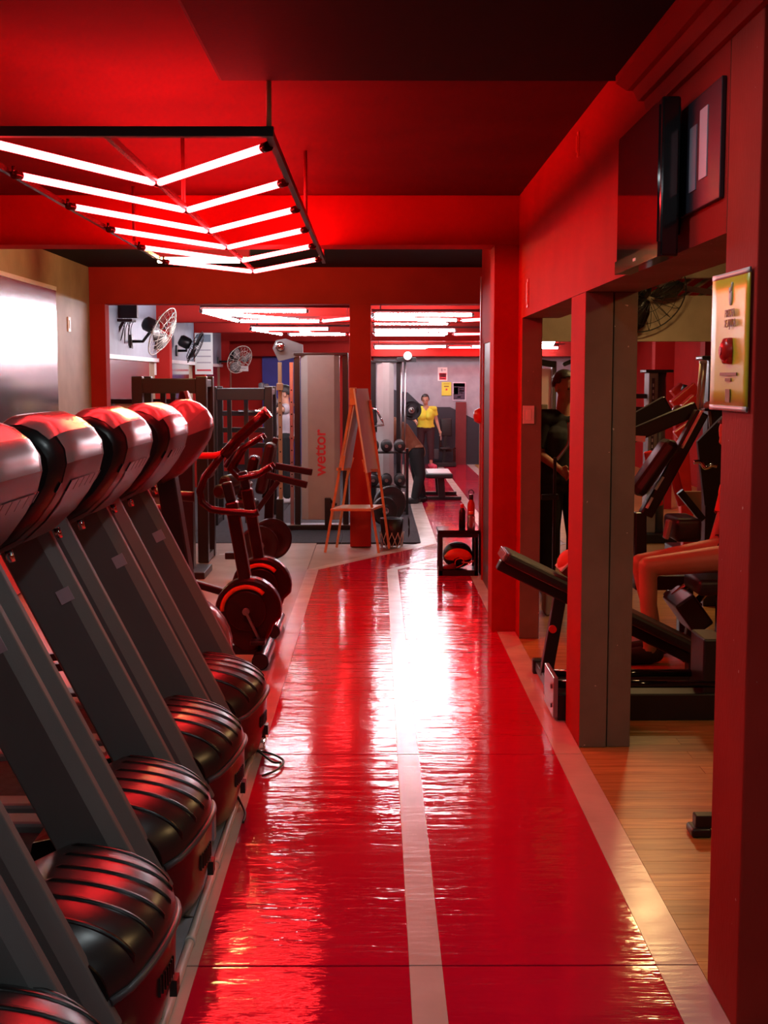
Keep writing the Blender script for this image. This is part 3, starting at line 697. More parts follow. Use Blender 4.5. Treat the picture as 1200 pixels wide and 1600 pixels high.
# help sign on the entrance column: bent acrylic holder
sg = thing('help_sign', 'yellow acrylic help sign with red call button on the entrance column', 'sign', (.95, 3.54, 1.66))
def sgx(y): return .955 - .010 * ((y - 3.39) / .33) ** 2
ys = [3.39 + .335 * k / 8 for k in range(9)]
obj('sheet', MB().loft([[(sgx(y), y, z) for z in (1.665, 1.72, 1.85, 1.98, 2.035)] + [(sgx(y) + .003, y, z) for z in (2.035, 1.98, 1.85, 1.72, 1.665)] for y in ys]), 'paper_yellow', sg)
obj('edge_strip', MB().loft([[(sgx(y) - .001, y, z) for z in (2.022, 2.036)] + [(sgx(y) + .004, y, z) for z in (2.036, 2.022)] for y in ys]), 'white_plastic', sg)
obj('edge_strip', MB().loft([[(sgx(y) - .001, y, z) for z in (1.664, 1.678)] + [(sgx(y) + .004, y, z) for z in (1.678, 1.664)] for y in ys]), 'white_plastic', sg)
rot = (PI / 2, 0, -PI / 2 - .03)
text('lettering', 'PRECISA', .030, 'print_olive', (.9495, 3.555, 1.925), rot, sg)
text('lettering', 'DE AJUDA', .030, 'print_olive', (.9495, 3.555, 1.898), rot, sg)
for yy, zz, w in ((3.555, 1.763, .15), (3.555, 1.748, .05), (3.555, 1.705, .04)):
    obj('print_line', MB().obox((.9495, yy, zz), (.002, w, .008 if w != .04 else .035), (0, 0, .03)), 'print_olive', sg)
hand = MB().ball((.951, 3.555, 1.968), (.004, .014, .022)).capsule((.951, 3.552, 1.98), (.951, 3.54, 2.005), .004, .003, 8).capsule((.951, 3.56, 1.98), (.951, 3.567, 1.992), .004, .003, 8)
obj('pointing_hand', hand, 'paper_white', sg)
bt = obj('call_button', MB().lathe([(0, -.022), (.02, -.021), (.033, -.012), (.036, 0)], (.95, 3.56, 1.825), (1, 0, 0)).rbox(.938, .96, 3.53, 3.59, 1.79, 1.86, .008), 'red_steel', sg)
obj('button_cap', MB().cyl((.926, 3.56, 1.825), (.932, 3.56, 1.825), .012), 'print_red', bt)
# ================================================================ EASEL AND THINGS BY THE SECOND ARCH
ez = thing('easel', 'orange wooden A-frame easel with white boards and a shelf', 'easel', (-.24, 13.0, 0))
Yf = 13.0
def E_(x, y, Y): return at(x, y, Y=Y)
A = dict(nl=((508, 863), (551, 612)), nr=((592, 864), (558, 640)), fl=((525, 855), (553, 620)), fr=((608, 857), (571, 612)))
pn = {}
legs = [((508, 863), (549, 630), 13.0), ((592, 864), (556, 630), 13.0), ((526, 855), (561, 625), 13.45), ((608, 857), (578, 625), 13.45)]
for i, (b, tp, Y) in enumerate(legs):
    pb = at(*b, Z=0); pt = at(*tp, Y=13.05 if Y < 13.2 else 13.3)
    obj('leg', MB().beam(pb, pt, .026, .03, (0, 1, 0)), 'orange_wood', ez, .003)
obj('top_block', MB().box(*sorted((E_(546, 620, 13.1).x, E_(557, 620, 13.1).x)), 13.02, 13.36, E_(550, 633, 13.1).z, E_(550, 606, 13.1).z), 'orange_wood', ez, .006)
q = [(554, 607), (575, 607), (593, 734), (574, 739)]
bw = [Vector(E_(x, y, Y)) for (x, y), Y in zip(q, (13.0, 13.32, 13.42, 12.98))]
nb = Vector((.016, 0, .003))
obj('board', MB().add(bw + [v - nb for v in bw], [(0, 1, 2, 3), (7, 6, 5, 4), (0, 4, 5, 1), (1, 5, 6, 2), (2, 6, 7, 3), (3, 7, 4, 0)]), 'white_board', ez, .002)
q = [(552, 632), (561, 640), (546, 732), (533, 732)]
bl = [Vector(E_(x, y, Y)) for (x, y), Y in zip(q, (13.04, 13.3, 13.4, 13.0))]
obj('board', MB().add(bl + [v + nb for v in bl], [(0, 1, 2, 3), (7, 6, 5, 4), (0, 4, 5, 1), (1, 5, 6, 2), (2, 6, 7, 3), (3, 7, 4, 0)]), 'print_grey', ez, .002)
zt = E_(555, 796, 13.05).z
xa, xb, xc, xd = E_(516, 796, 13.0).x, E_(580, 796, 13.0).x, E_(535, 790, 13.42).x, E_(599, 793, 13.42).x
obj('shelf', slabq([(xa, 12.99), (xb, 12.99), (xd, 13.43), (xc, 13.43)], zt - .012, zt + .012), 'orange_wood', ez, .003)
obj('shelf_inlay', slabq([(xa + .05, 13.03), (xb - .05, 13.03), (xd - .05, 13.39), (xc + .05, 13.39)], zt + .012, zt + .014), 'pale_wood', ez)
for a, b, Y in (((527, 733), (545, 733), 13.0), ((570, 735), (590, 735), 13.0)):
    obj('crossbar', MB().beam(E_(*a, Y), E_(*b, Y + .3), .02, .03), 'orange_wood', ez)
for (a, b, Y) in (((538, 712), (535, 735), 13.0), ((567, 718), (576, 755), 13.0), ((552, 715), (541, 750), 13.42), ((589, 728), (594, 755), 13.42)):
    obj('hinge_block', MB().beam(E_(*a, Y), E_(*b, Y), .02, .035, (0, 1, 0)), 'orange_wood', ez)
# white wire basket
bk = thing('wire_basket', 'wire paper basket with a dark bag behind the easel foot', 'basket', tuple(at(612, 854, Z=0)))
c0 = at(612, 854, Z=0)
obj('liner', MB().lathe([(.0, .02), (.10, .02), (.125, .30), (.115, .30), (.09, .03), (0, .03)], c0, seg=20), 'black_vinyl', bk)
for k in range(12):
    for s in (-1, 1):
        a = 2 * PI * k / 12; b = a + s * .55
        obj('wire', MB().tube([c0 + Vector((.112 * math.cos(a), .112 * math.sin(a), 0)), c0 + Vector((.122 * math.cos((a + b) / 2), .122 * math.sin((a + b) / 2), .08)), c0 + Vector((.128 * math.cos(b), .128 * math.sin(b), .16))], .004, 5), 'wire_white', bk)
obj('bag_flap', MB().loft([[c0 + Vector((.17 + .02 * math.sin(k), .05 * math.cos(a), z + .05 * math.sin(a))) for a in [2 * PI * j / 8 for j in range(8)]] for k, z in enumerate((.28, .24, .18, .14))]), 'cloth_black', bk)
# ---------------------------------------------------------------- crate with bag and bottles
X0, X1, Y0, Y1 = .557, .908, 11.59, 11.90
cr = thing('crate_table', 'black open crate table beside the right wall', 'crate', ((X0 + X1) / 2, Y0 + .15, 0))
HZ = .41
fr = MB()
for x in (X0, X1 - .035):
    for y in (Y0, Y1 - .035): obj('post', MB().box(x, x + .035, y, y + .035, 0, HZ - .02), 'black_steel', cr, .003)
obj('top', MB().box(X0 - .01, X1 + .01, Y0 - .01, Y1 + .01, HZ - .03, HZ), 'black_gloss', cr, .004)
obj('bottom_rail', MB().box(X0, X1, Y0, Y1, .0, .05), 'black_steel', cr, .003)
obj('front_rail', MB().box(X0, X1, Y0 - .004, Y0 + .02, HZ - .065, HZ - .03), 'black_steel', cr, .003)
obj('side_panel', MB().box(X1 - .02, X1, Y0, Y1, .05, HZ - .03), 'black_steel', cr)
bg = thing('gym_bag', 'black gym bag with glossy orange panel inside the crate table', 'bag', ((X0 + X1) / 2, Y0 + .15, .05))
cx, cyy = (X0 + X1) / 2, Y0 + .16
obj('body', MB().ball((cx, cyy, .17), (.135, .11, .12), 20, 14), 'black_vinyl', bg)
obj('panel', MB().loft([[(cx + a, cyy - .098 + .25 * a * a - .02 * (1 - abs(k - 2) / 2), .165 + h * .055 * (1 - (a / .125) ** 2) ** .5 * (1) + .02 * (1 - (a / .125) ** 2)) for a in [-.124 + .248 * j / 12 for j in range(13)]] for k, h in enumerate((-1, -.5, 0, .5, 1))], closed=False), 'orange_plastic', bg)
obj('top_flap', MB().ball((cx + .0, cyy - .03, .265), (.075, .07, .02)), 'cloth_black', bg)
obj('cord', MB().tube(spl([(cx - .03, cyy - .13, .10), (cx - .02, cyy - .13, .14), (cx + .03, cyy - .13, .15), (cx + .05, cyy - .13, .11), (cx - .01, cyy - .135, .075), (cx - .10, cyy - .12, .065)]), .004, 6), 'orange_plastic', bg)
single('sport_shoe', MB().loft([[(cx - .15 + u * .13, cyy - .12 + w * math.cos(a), .05 + h * (1 + math.sin(a)) / 2) for a in [2 * PI * j / 10 for j in range(10)]] for u, w, h in ((0, .01, .02), (.15, .035, .04), (.5, .04, .045), (.8, .035, .06), (1, .02, .05))]), 'deep_red_paint', 'dark red shoe beside the gym bag in the crate table', 'shoe')
single('folded_strap', MB().tube(spl([(cx + .03, cyy - .13, .12), (cx + .09, cyy - .13, .115), (cx + .14, cyy - .12, .13)]), .008, 6), 'wire_tan', 'pale strap lying over the gym bag in the crate table', 'strap')
def bottle(x, y, z, h, r, mat, cap, label, loop=False):
    t = thing('water_bottle', label, 'bottle', (x, y, z))
    obj('body', MB().lathe([(0, 0), (r, .003), (r, h * .66), (r * .9, h * .73), (r * .5, h * .82), (r * .5, h * .86), (0, h * .86)], (x, y, z), seg=20), mat, t)
    c = obj('cap', MB().lathe([(r * .56, h * .84), (r * .58, h * .99), (r * .5, h), (0, h)], (x, y, z), seg=16), cap, t)
    if loop: obj('loop', MB().tube([(x + r * .7 * math.cos(a), y, z + h + r * .1 + r * 1.1 * math.sin(a)) for a in [PI * k / 10 for k in range(11)]], .004, 6), 'black_plastic', c)
q = at(722, 824, Y=11.72)
bottle(q.x, 11.72, HZ, .225, .030, 'dark_red_steel', 'red_steel', 'dark slim metal bottle with red top on the crate table')
q = at(736, 820, Y=11.82)
bottle(q.x, 11.83, HZ, .30, .034, 'red_steel', 'black_plastic', 'red flask with carrying loop on the crate table', True)
bottle(q.x - .01, 11.68, HZ, .16, .036, 'glass_clear', 'orange_plastic', 'short clear bottle with orange lid on the crate table')
# ================================================================ CABLE TOWERS
def tower(name, label, x0, x1, y, h, lettering, group='weight stack towers'):
    t = thing(name, label, 'weight machine', ((x0 + x1) / 2, y + .2, 0), group)
    n = .05
    pts = [(x0 + .06, y + .02), (x0 + .14, y - .03), (x1 - .10, y - .03), (x1 - .04, y + .02)]
    obj('shroud', slabq(pts + [(x1 - .04, y + .16), (x0 + .06, y + .16)], .12, h - .03), 'tower_shroud', t, .006)
    for x in (x0 - .02, x1 - .005): obj('post', MB().box(x, x + .065, y + .02, y + .16, 0, h), 'black_steel', t, .006)
    obj('top_plate', MB().box(x0 - .02, x1 + .06, y - .02, y + .18, h - .03, h), 'black_steel', t, .004)
    obj('base', MB().box(x0 - .25, x1 + .12, y - .06, y + .2, .004, .06), 'black_steel', t, .006)
    if lettering:
        text('lettering', lettering, .19, 'print_red', ((x0 + x1) / 2 + .01, y - .0315, .90), (PI / 2, -PI / 2, 0), t, .0008, .004)
        obj('foot_lever', MB().box((x0 + x1) / 2 + .06, (x0 + x1) / 2 + .13, y - .1, y - .03, .06, .38).beam(((x0 + x1) / 2 + .1, y - .07, .36), ((x0 + x1) / 2 + .2, y - .09, .30), .03, .03), 'black_steel', t, .005)
    return t
w1 = tower('cable_tower', 'tall beige weight stack tower lettered in red beside the red column', -.93, -.385, 15.2, 2.05, 'wettor')
# pulley head and rails at the left of the tower
pu = at(437, 541, Y=15.1)
obj('pulley_plate', MB().xz([(pu.x - .09, pu.z - .02), (pu.x - .05, pu.z + .07), (pu.x + .06, pu.z + .09), (pu.x + .26, pu.z + .02), (pu.x + .26, pu.z - .1), (pu.x - .02, pu.z - .17)], 15.2, 15.23), 'tower_grey', w1)
obj('pulley', MB().lathe([(0, -.03), (.05, -.03), (.055, -.02), (.042, 0), (.055, .02), (.05, .03), (0, .03)], (pu.x, 15.17, pu.z), (0, 1, 0)), 'chrome', w1)
for x, yy, mm in ((437, 15.0, 'wire_tan'), (455, 15.3, 'dull_steel')):
    a = at(x, 566, Y=yy); o = obj('rail', MB().box(a.x - .022, a.x + .022, yy, yy + .045, .05, a.z), mm, w1, .004)
    for k in range(9): obj('pin_hole', MB().cyl((a.x, yy - .002, .5 + k * .14), (a.x, yy + .01, .5 + k * .14), .009, seg=10), 'hood_groove', o)
obj('sleeve', MB().box(at(437, 600, Y=14.98).x - .035, at(437, 600, Y=14.98).x + .035, 14.97, 15.06, 1.62, 1.70), 'wire_tan', w1, .005)
obj('foot_clamp', MB().box(at(437, 800, Y=14.98).x - .04, at(437, 800, Y=14.98).x + .04, 14.95, 15.08, .05, .38), 'black_steel', w1, .006)
for z in (1.45, 1.07): obj('cross_tie', MB().beam((at(452, 680, Y=15.3).x, 15.32, z), (-.95, 15.32, z), .03, .03), 'dull_steel', w1)
w2 = tower('cable_tower', 'grey weight stack tower behind the easel and red column', -.05, .27, 17.3, 1.99, None)
pu = at(655, 553, Y=17.3); pu = at(637, 556, Y=17.2)
obj('head_plate', MB().box(.27, .52, 17.25, 17.4, 1.97, 2.03), 'black_steel', w2, .004)
obj('pulley', MB().cyl((pu.x, 17.2, pu.z), (pu.x, 17.25, pu.z), .055), 'white_plastic', w2, .005)
for x in (627, 633):
    a = at(x, 580, Y=17.3); obj('guide_rod', MB().cyl((a.x, 17.3, .3), (a.x, 17.3, 1.98), .013, seg=10), 'dull_steel', w2)
obj('lever_arm', MB().tube([at(578, 637, Y=17.1), at(588, 640, Y=17.1), at(597, 657, Y=17.1), at(600, 664, Y=17.1), at(577, 667, Y=17.1)], .014, 8), 'chrome', w2)
obj('lever_pad', MB().beam(at(582, 640, Y=17.15), at(584, 662, Y=17.15), .10, .09, (0, 1, 0)), 'black_vinyl', w2, .02)
# ---------------------------------------------------------------- plates, dumbbells and bench in the aisle
def plate(c, r, ax, label, mat='black_vinyl', th=.035, group=None, holes=True):
    c = Vector(c); ax = Vector(ax).normalized()
    t = thing('weight_plate', label, 'weight plate', tuple(c - Vector((0, 0, r))), group)
    obj('disc', MB().lathe([(.026, -th), (r * .35, -th), (r * .4, -th * .6), (r * .8, -th * .6), (r * .88, -th), (r * .97, -th), (r, -th * .7), (r, th * .7), (r * .97, th), (r * .88, th), (r * .8, th * .6), (r * .4, th * .6), (r * .35, th), (.026, th), (.026, -th)], c, ax, 32), mat, t)
    obj('hub', MB().lathe([(.026, -th - .004), (.042, -th - .004), (.042, th + .004), (.026, th + .004), (.026, -th - .004)], c, ax, 20), 'dull_steel', t)
    if holes:
        u = ax.orthogonal().normalized(); v = ax.cross(u)
        for k in range(3):
            a = 2 * PI * k / 3 + .6
            obj('grip', MB().tube([c - ax * (th * .62) + r * .62 * (math.cos(a + b) * u + math.sin(a + b) * v) for b in (-.4, -.2, 0, .2, .4)], .016, 8), 'hood_groove', t)
    return t
c = at(643, 641, Y=17.9)
plate(c, .135, (0, 1, 0), 'dark rubber plate on the bar held up in front of the brown-topped person', 'rubber_mat', .03)
single('barbell', MB().cyl((c.x, 17.6, c.z), (c.x, 18.55, c.z), .014), 'chrome', 'steel bar carrying the dark rubber plate beside the grey tower', 'barbell')
single('guide_pole', MB().cyl(at(626, 575, Y=17.75), Vector((at(626, 760, Y=17.75).x, 17.75, .02)), .016), 'dull_steel', 'steel guide pole standing before the bent-over person', 'pole')
for px, py, r, lab in ((609, 795, .22, 'big black plate with bright rim leaning by the dumbbells'), (601, 805, .17, 'smaller black plate leaning before the big rimmed plate')):
    c = at(px, py, Y=16.1 if r > .2 else 15.7); plate((c.x, c.y, r), r, (.55, -1, 0.0), lab, 'black_vinyl', .025, None, False)
def dumbbell(c, ax, label, r=.075, l=.34):
    c = Vector(c); ax = Vector(ax).normalized(); t = thing('dumbbell', label, 'dumbbell', tuple(c - Vector((0, 0, r))), 'dumbbells behind the easel')
    obj('handle', MB().cyl(c - ax * l * .3, c + ax * l * .3, .016, seg=12), 'chrome', t)
    for s in (-1, 1):
        h = obj('head', MB().lathe([(0, 0), (r * .8, 0), (r, .015), (r, .085), (r * .8, .1), (0, .1)], c + ax * s * l * .22, ax * s, 20), 'black_vinyl', t)
        obj('cap', MB().cyl(c + ax * s * (l * .22 + .1), c + ax * s * (l * .22 + .104), r * .3, seg=14), 'dull_steel', h)
rk = thing('dumbbell_rack', 'low black rack with dumbbells behind the easel', 'rack', tuple(at(600, 800, Z=0)))
a = at(606, 730, Y=16.9)
for z in (.38, .82):
    obj('shelf', MB().box(-.13, .38, 16.75, 17.05, z - .02, z), 'black_steel', rk, .005)
for x in (-.165, .38): obj('leg', MB().box(x, x + .035, 16.85, 16.95, .005, .86), 'black_steel', rk, .004)
for x, z, k in ((-.04, .82, 0), (.13, .82, 1), (.30, .82, 2), (-.04, .38, 3), (.13, .38, 4), (.30, .38, 5)):
    dumbbell((x, 16.9, z + .075), (0, 1, 0), 'black rubber dumbbell on the low rack behind the easel', .075)
bn = thing('flat_bench', 'black flat bench with white edged pad on the far runway', 'bench', tuple(at(682, 788, Z=0)))
b0 = at(697, 781, Z=0); zt = .36
obj('pad', MB().rbox(b0.x - .30, b0.x + .09, b0.y - .15, b0.y + 1.0, zt - .04, zt + .03, .02), 'black_vinyl', bn)
obj('pad_trim', MB().box(b0.x - .26, b0.x + .07, b0.y + .02, b0.y + .9, zt + .03, zt + .033), 'white_plastic', bn)
obj('leg', MB().beam((b0.x - .06, b0.y, .03), (b0.x - .08, b0.y, zt - .04), .10, .1), 'black_steel', bn, .006)
obj('leg', MB().beam((b0.x - .06, b0.y + .85, .03), (b0.x - .08, b0.y + .85, zt - .04), .10, .1), 'black_steel', bn, .006)
obj('foot', MB().box(b0.x - .42, b0.x + .22, b0.y - .04, b0.y + .05, .001, .05), 'black_steel', bn, .006)
obj('foot', MB().box(b0.x - .30, b0.x + .20, b0.y + .80, b0.y + .89, .001, .05), 'black_steel', bn, .006)
q = at(630, 792, Z=0); bottle(q.x, q.y, .004, .2, .036, 'glass_clear', 'white_plastic', 'clear plastic bottle on the mat by the person bending over')
single('towel', MB().rbox(q.x - .16, q.x - .05, q.y - .05, q.y + .08, .004, .05, .015), 'cloth_orange', 'small orange towel on the mat beside the clear bottle', 'towel')
# far seat machine by the poster wall
fm = thing('chest_machine', 'black seated machine with tall back pad under the posters', 'weight machine', tuple(at(697, 722, Z=0)))
P = lambda x, y, Y=26.3: at(x, y, Y=Y)
def quadpad(m, x0, y0, x1, y1, Y, d=.1):
    a, b = at(x0, y1, Y=Y), at(x1, y0, Y=Y); return m.rbox(a.x, b.x, Y, Y + d, a.z, b.z, .02)
obj('back_pad', quadpad(MB(), 688, 654, 706, 682, 26.3), 'black_vinyl', fm)
obj('seat', quadpad(MB(), 688, 699, 704, 703, 26.1, .4), 'black_vinyl', fm)
obj('post', MB().beam(P(696, 681), P(693, 722), .06, .06), 'black_steel', fm)
obj('side_frame', MB().beam(P(688, 682), P(688, 705), .05, .05).beam(P(688, 704), P(706, 704), .05, .05).beam(P(707, 703), P(712, 700), .04, .04).beam(P(710, 703), P(710, 720), .05, .05), 'dark_red_steel', fm)
obj('base', MB().box(P(672, 722).x, P(712, 722).x, 26.1, 26.6, .01, .09), 'black_steel', fm, .006)
obj('stack', quadpad(MB(), 675, 702, 686, 718, 26.4, .2), 'tower_grey', fm)
obj('label', quadpad(MB(), 688, 680, 690, 688, 26.25, .01), 'paper_white', fm)
# posters on the grey wall
def poster(name, label, x0, y0, x1, y1, base, prints):
    a, b = at(x0, y1, Y=26.985), at(x1, y0, Y=26.985)
    t = thing(name, label, 'poster', ((a.x + b.x) / 2, 26.985, a.z))
    obj('sheet', MB().box(a.x, b.x, 26.98, 26.992, a.z, b.z), base, t)
    for n, u0, v0, u1, v1, m in prints:
        obj(n, MB().box(a.x + (b.x - a.x) * u0, a.x + (b.x - a.x) * u1, 26.976, 26.981, b.z + (a.z - b.z) * v1, b.z + (a.z - b.z) * v0), m, t)
poster('poster', 'white and red notice, topmost of three on the grey wall', 684, 574, 699, 595, 'paper_white',
       [('print_block', .15, .42, .9, .92, 'print_red'), ('print_line', .22, .48, .85, .56, 'paper_white'), ('print_line', .22, .60, .85, .70, 'paper_white'), ('print_line', .3, .80, .75, .85, 'paper_lilac'), ('print_line', .35, .1, .5, .3, 'print_grey'), ('print_line', .6, .15, .85, .22, 'print_grey')])
poster('poster', 'yellow notice with a dark red dot on the grey wall', 690, 597, 705, 618, 'paper_yellow',
       [('print_dot', .42, .48, .6, .62, 'print_red'), ('print_line', .25, .28, .75, .36, 'print_olive'), ('print_line', .2, .12, .8, .15, 'print_olive')])
poster('poster', 'black and red poster with white border on the grey wall', 707, 597, 728, 626, 'paper_lilac',
       [('print_block', .07, .06, .93, .94, 'print_dark'), ('print_block', .07, .06, .93, .24, 'print_red'), ('print_block', .05, .28, .42, .66, 'paper_white'), ('print_line', .5, .33, .85, .38, 'paper_white'), ('print_line', .5, .44, .88, .51, 'paper_white'), ('print_line', .5, .56, .8, .61, 'paper_white'), ('print_line', .35, .78, .62, .83, 'paper_lilac')])
single('alarm_button', MB().lathe([(0, -.05), (.05, -.04), (.07, 0), (.07, .02)], (.918, 11.77, 1.42), (1, 0, 0)), 'red_steel', 'red wall button on the edge of the trim past the crate table', 'button')
# ================================================================ LEFT BACKGROUND EQUIPMENT
def rack(name, label, x0, x1, ytop, Y, posts, bars, w=.07, depth=.6, mat='black_steel'):
    """goal-post power rack: x in photo pixels at depth Y"""
    zt = at((x0 + x1) / 2, ytop, Y=Y).z; xa, xb = at(x0, ytop, Y=Y).x, at(x1, ytop, Y=Y).x
    t = thing(name, label, 'rack', ((xa + xb) / 2, Y + depth / 2, 0))
    for y in (Y, Y + depth):
        for x in (xa, xb - w): obj('post', MB().box(x, x + w, y, y + w, .004, zt), mat, t, .006)
        obj('top_beam', MB().box(xa + w, xb - w, y, y + w, zt - .16, zt - .02), mat, t, .006)
    for x in (xa, xb - w):
        for z0 in (zt - .10, .004): obj('side_beam', MB().box(x + .01, x + w - .01, Y + w, Y + depth, z0, z0 + .07), mat, t, .004)
    for xp in posts:
        x = at(xp, ytop, Y=Y).x; obj('inner_post', MB().box(x - .025, x + .025, Y + depth * .5, Y + depth * .5 + .05, .004, zt - .05), mat, t, .004)
    for yp in bars:
        z = at(x0, yp, Y=Y).z; obj('cross_beam', MB().box(xa + w, xb - w, Y + depth, Y + depth + .05, z - .03, z + .03), mat, t, .004)
    return t
r1 = rack('power_rack', 'tall black power rack frame behind the treadmill consoles', 205, 322, 588, 12.4, (247, 263), (), .10, .5, 'black_steel')
r2 = rack('power_rack', 'black rack with several crossbars beside the pulley rails', 326, 425, 604, 15.6, (353, 380), (648, 675, 700), .09)
obj('chin_bar', MB().tube([at(372, 643, Y=16.2), at(420, 643, Y=16.2), at(424, 645, Y=16.2), at(424, 655, Y=16.2)], .02), 'chrome', r2)
# red covered machine peak seen between the rack posts
pk = thing('lever_machine', 'red lever machine with pointed top behind the rack frame', 'weight machine', tuple(at(292, 690, Y=11.6)[:2]) + (0,))
pa, pb, pc = at(268, 655, Y=11.6), at(285, 611, Y=11.6), at(303, 650, Y=11.6)
obj('peak', MB().xz([(pa.x, pa.z - .2), (pb.x - .02, pb.z), (pb.x + .03, pb.z), (pc.x, pc.z), (pc.x, pc.z - .25)], 11.55, 11.8), 'dark_red_steel', pk, .012)
obj('cap_strip', MB().beam((pb.x + .03, 11.56, pb.z), (pc.x, 11.56, pc.z), .03, .02, (0, 1, 0)), 'silver_plastic', pk)
obj('column', MB().box(pa.x + .04, pc.x - .02, 11.6, 11.75, .004, pc.z - .2), 'black_steel', pk, .01)
obj('foot', MB().box(pa.x - .1, pc.x + .1, 11.4, 11.95, .0, .06), 'black_steel', pk, .006)
# seated row / leg machine with pads and plates
lm = thing('leg_machine', 'black plate loaded leg machine with dark red pads and long lever bars', 'weight machine', tuple(at(410, 860, Z=0)))
Q = lambda x, y, Y=11.6: at(x, y, Y=Y)
def padbar(x0, y0, x1, y1, w, th, Y=11.6): return MB().beam(Q(x0, y0, Y), Q(x1, y1, Y), th, w, (0, 1, 0))
obj('back_pad', padbar(407, 770, 424, 692, .3, .09), 'black_vinyl', lm, .03)
obj('back_pad_frame', padbar(414, 778, 431, 684, .12, .05, 11.75), 'black_steel', lm, .008)
obj('head_pad', padbar(392, 745, 399, 712, .25, .09, 11.7), 'dark_red_steel', lm, .03)
obj('thigh_pad', padbar(378, 778, 388, 752, .3, .08, 11.5), 'dark_red_steel', lm, .025)
obj('seat', padbar(370, 783, 402, 789, .35, .08, 11.5), 'black_vinyl', lm, .03)
for dy, (xa, ya, xb, yb) in ((0, (417, 742, 480, 758)), (.25, (430, 728, 488, 738))):
    obj('lever_bar', MB().beam(Q(xa, ya, 11.4 + dy), Q(xb, yb, 11.4 + dy), .05, .06), 'black_steel', lm, .008)
obj('lever_bar', MB().beam(Q(400, 800, 11.3), Q(435, 752, 11.3), .05, .045), 'black_steel', lm, .008)
obj('frame', MB().beam(Q(424, 700, 11.8), Q(418, 868, 11.8), .08, .08).beam(Q(352, 868, 11.6), Q(428, 868, 11.6), .08, .06).beam(Q(395, 790, 11.6), Q(400, 868, 11.6), .07, .07), 'black_steel', lm, .008)
obj('foot', MB().box(Q(405, 880).x, Q(428, 880).x, 11.2, 11.9, .001, .10), 'black_steel', lm, .008)
for (x, y, Y) in ((363, 752, 11.2), (354, 766, 11.1)):
    c = Q(x, y, Y); obj('roller_pad', MB().lathe([(0, -.16), (.05, -.16), (.062, -.14), (.062, .14), (.05, .16), (0, .16)], c, (.3, 1, .0), 20), 'black_vinyl', lm)
    obj('roller_cap', MB().cyl(c + Vector((-.05, -.165, 0)), c + Vector((-.052, -.175, 0)), .04), 'dark_red_steel', lm)
plate(Q(404, 853, 11.25), .175, (.35, -1, 0), 'dark weight plate loaded on the leg machine, in front', 'black_vinyl', .02, None, False)
plate(Q(424, 842, 11.6), .185, (.35, -1, 0), 'dark weight plate loaded on the leg machine, behind its twin', 'black_vinyl', .03, None, False)
# far incline machines by the blue door
im = thing('incline_machine', 'dark machine with fanned pads in front of the blue door', 'weight machine', tuple(at(420, 728, Z=0)))
for x0, y0, x1, y1 in ((408, 598, 412, 622), (414, 600, 424, 622), (420, 612, 434, 632)):
    obj('pad', MB().beam(at(x0, y0, Y=24), at(x1, y1, Y=24), .10, .25, (0, 1, 0)), 'tower_grey', im, .03)
obj('frame', MB().beam(at(416, 622, Y=24.1), Vector((at(416, 700, Y=24.1).x, 24.1, .01)), .1, .1).beam(at(430, 632, Y=24.1), Vector((at(434, 700, Y=24.1).x, 24.1, .01)), .1, .1), 'black_steel', im, .01)
# reception counter against the left wall
dk = thing('counter', 'dark topped wooden counter below the left wall television', 'counter', tuple(at(210, 660, Y=14.6)[:2]) + (0,))
a, b = at(175, 622, Y=14.6), at(270, 626, Y=14.6)
obj('top', MB().box(a.x, b.x, 14.5, 15.1, a.z - .06, a.z - .01), 'black_gloss', dk, .005)
obj('body', MB().box(a.x + .05, b.x - .05, 14.55, 15.05, .004, a.z - .06), 'pale_wood', dk, .005)
obj('door_panel', MB().box(a.x + .1, (a.x + b.x) / 2 - .02, 14.535, 14.55, .1, a.z - .12), 'wire_tan', dk, .004)
obj('door_panel', MB().box((a.x + b.x) / 2 + .02, b.x - .1, 14.535, 14.55, .1, a.z - .12), 'wire_tan', dk, .004)
# wall television on a bracket
t2 = thing('wall_monitor', 'small black monitor on a bracket with hanging cables, left wall', 'television', tuple(at(192, 500, Y=15.0)))
a, b = at(181, 497, Y=15.0), at(214, 470, Y=15.0)
obj('case', MB().box(a.x, b.x, 15.0, 15.08, a.z, b.z), 'black_plastic', t2, .008)
obj('shelf', MB().box(XL, b.x - .05, 14.95, 15.2, a.z - .04, a.z - .01), 'black_steel', t2, .004)
obj('bracket', MB().beam((XL + .01, 15.05, a.z - .16), (a.x + .08, 15.05, a.z - .03), .03, .03), 'black_steel', t2)
for k in range(5):
    x = a.x + .02 + .03 * k
    obj('cable', MB().tube(spl([(x, 15.1, a.z), (x + .02 * (k % 2), 15.08, a.z - .12), (x - .03 + .015 * k, 15.08, a.z - .22 - .03 * k), (x + .01, 15.1, a.z - .12), (x + .05, 15.1, a.z - .02)]), .004, 5), 'wire_black', t2)
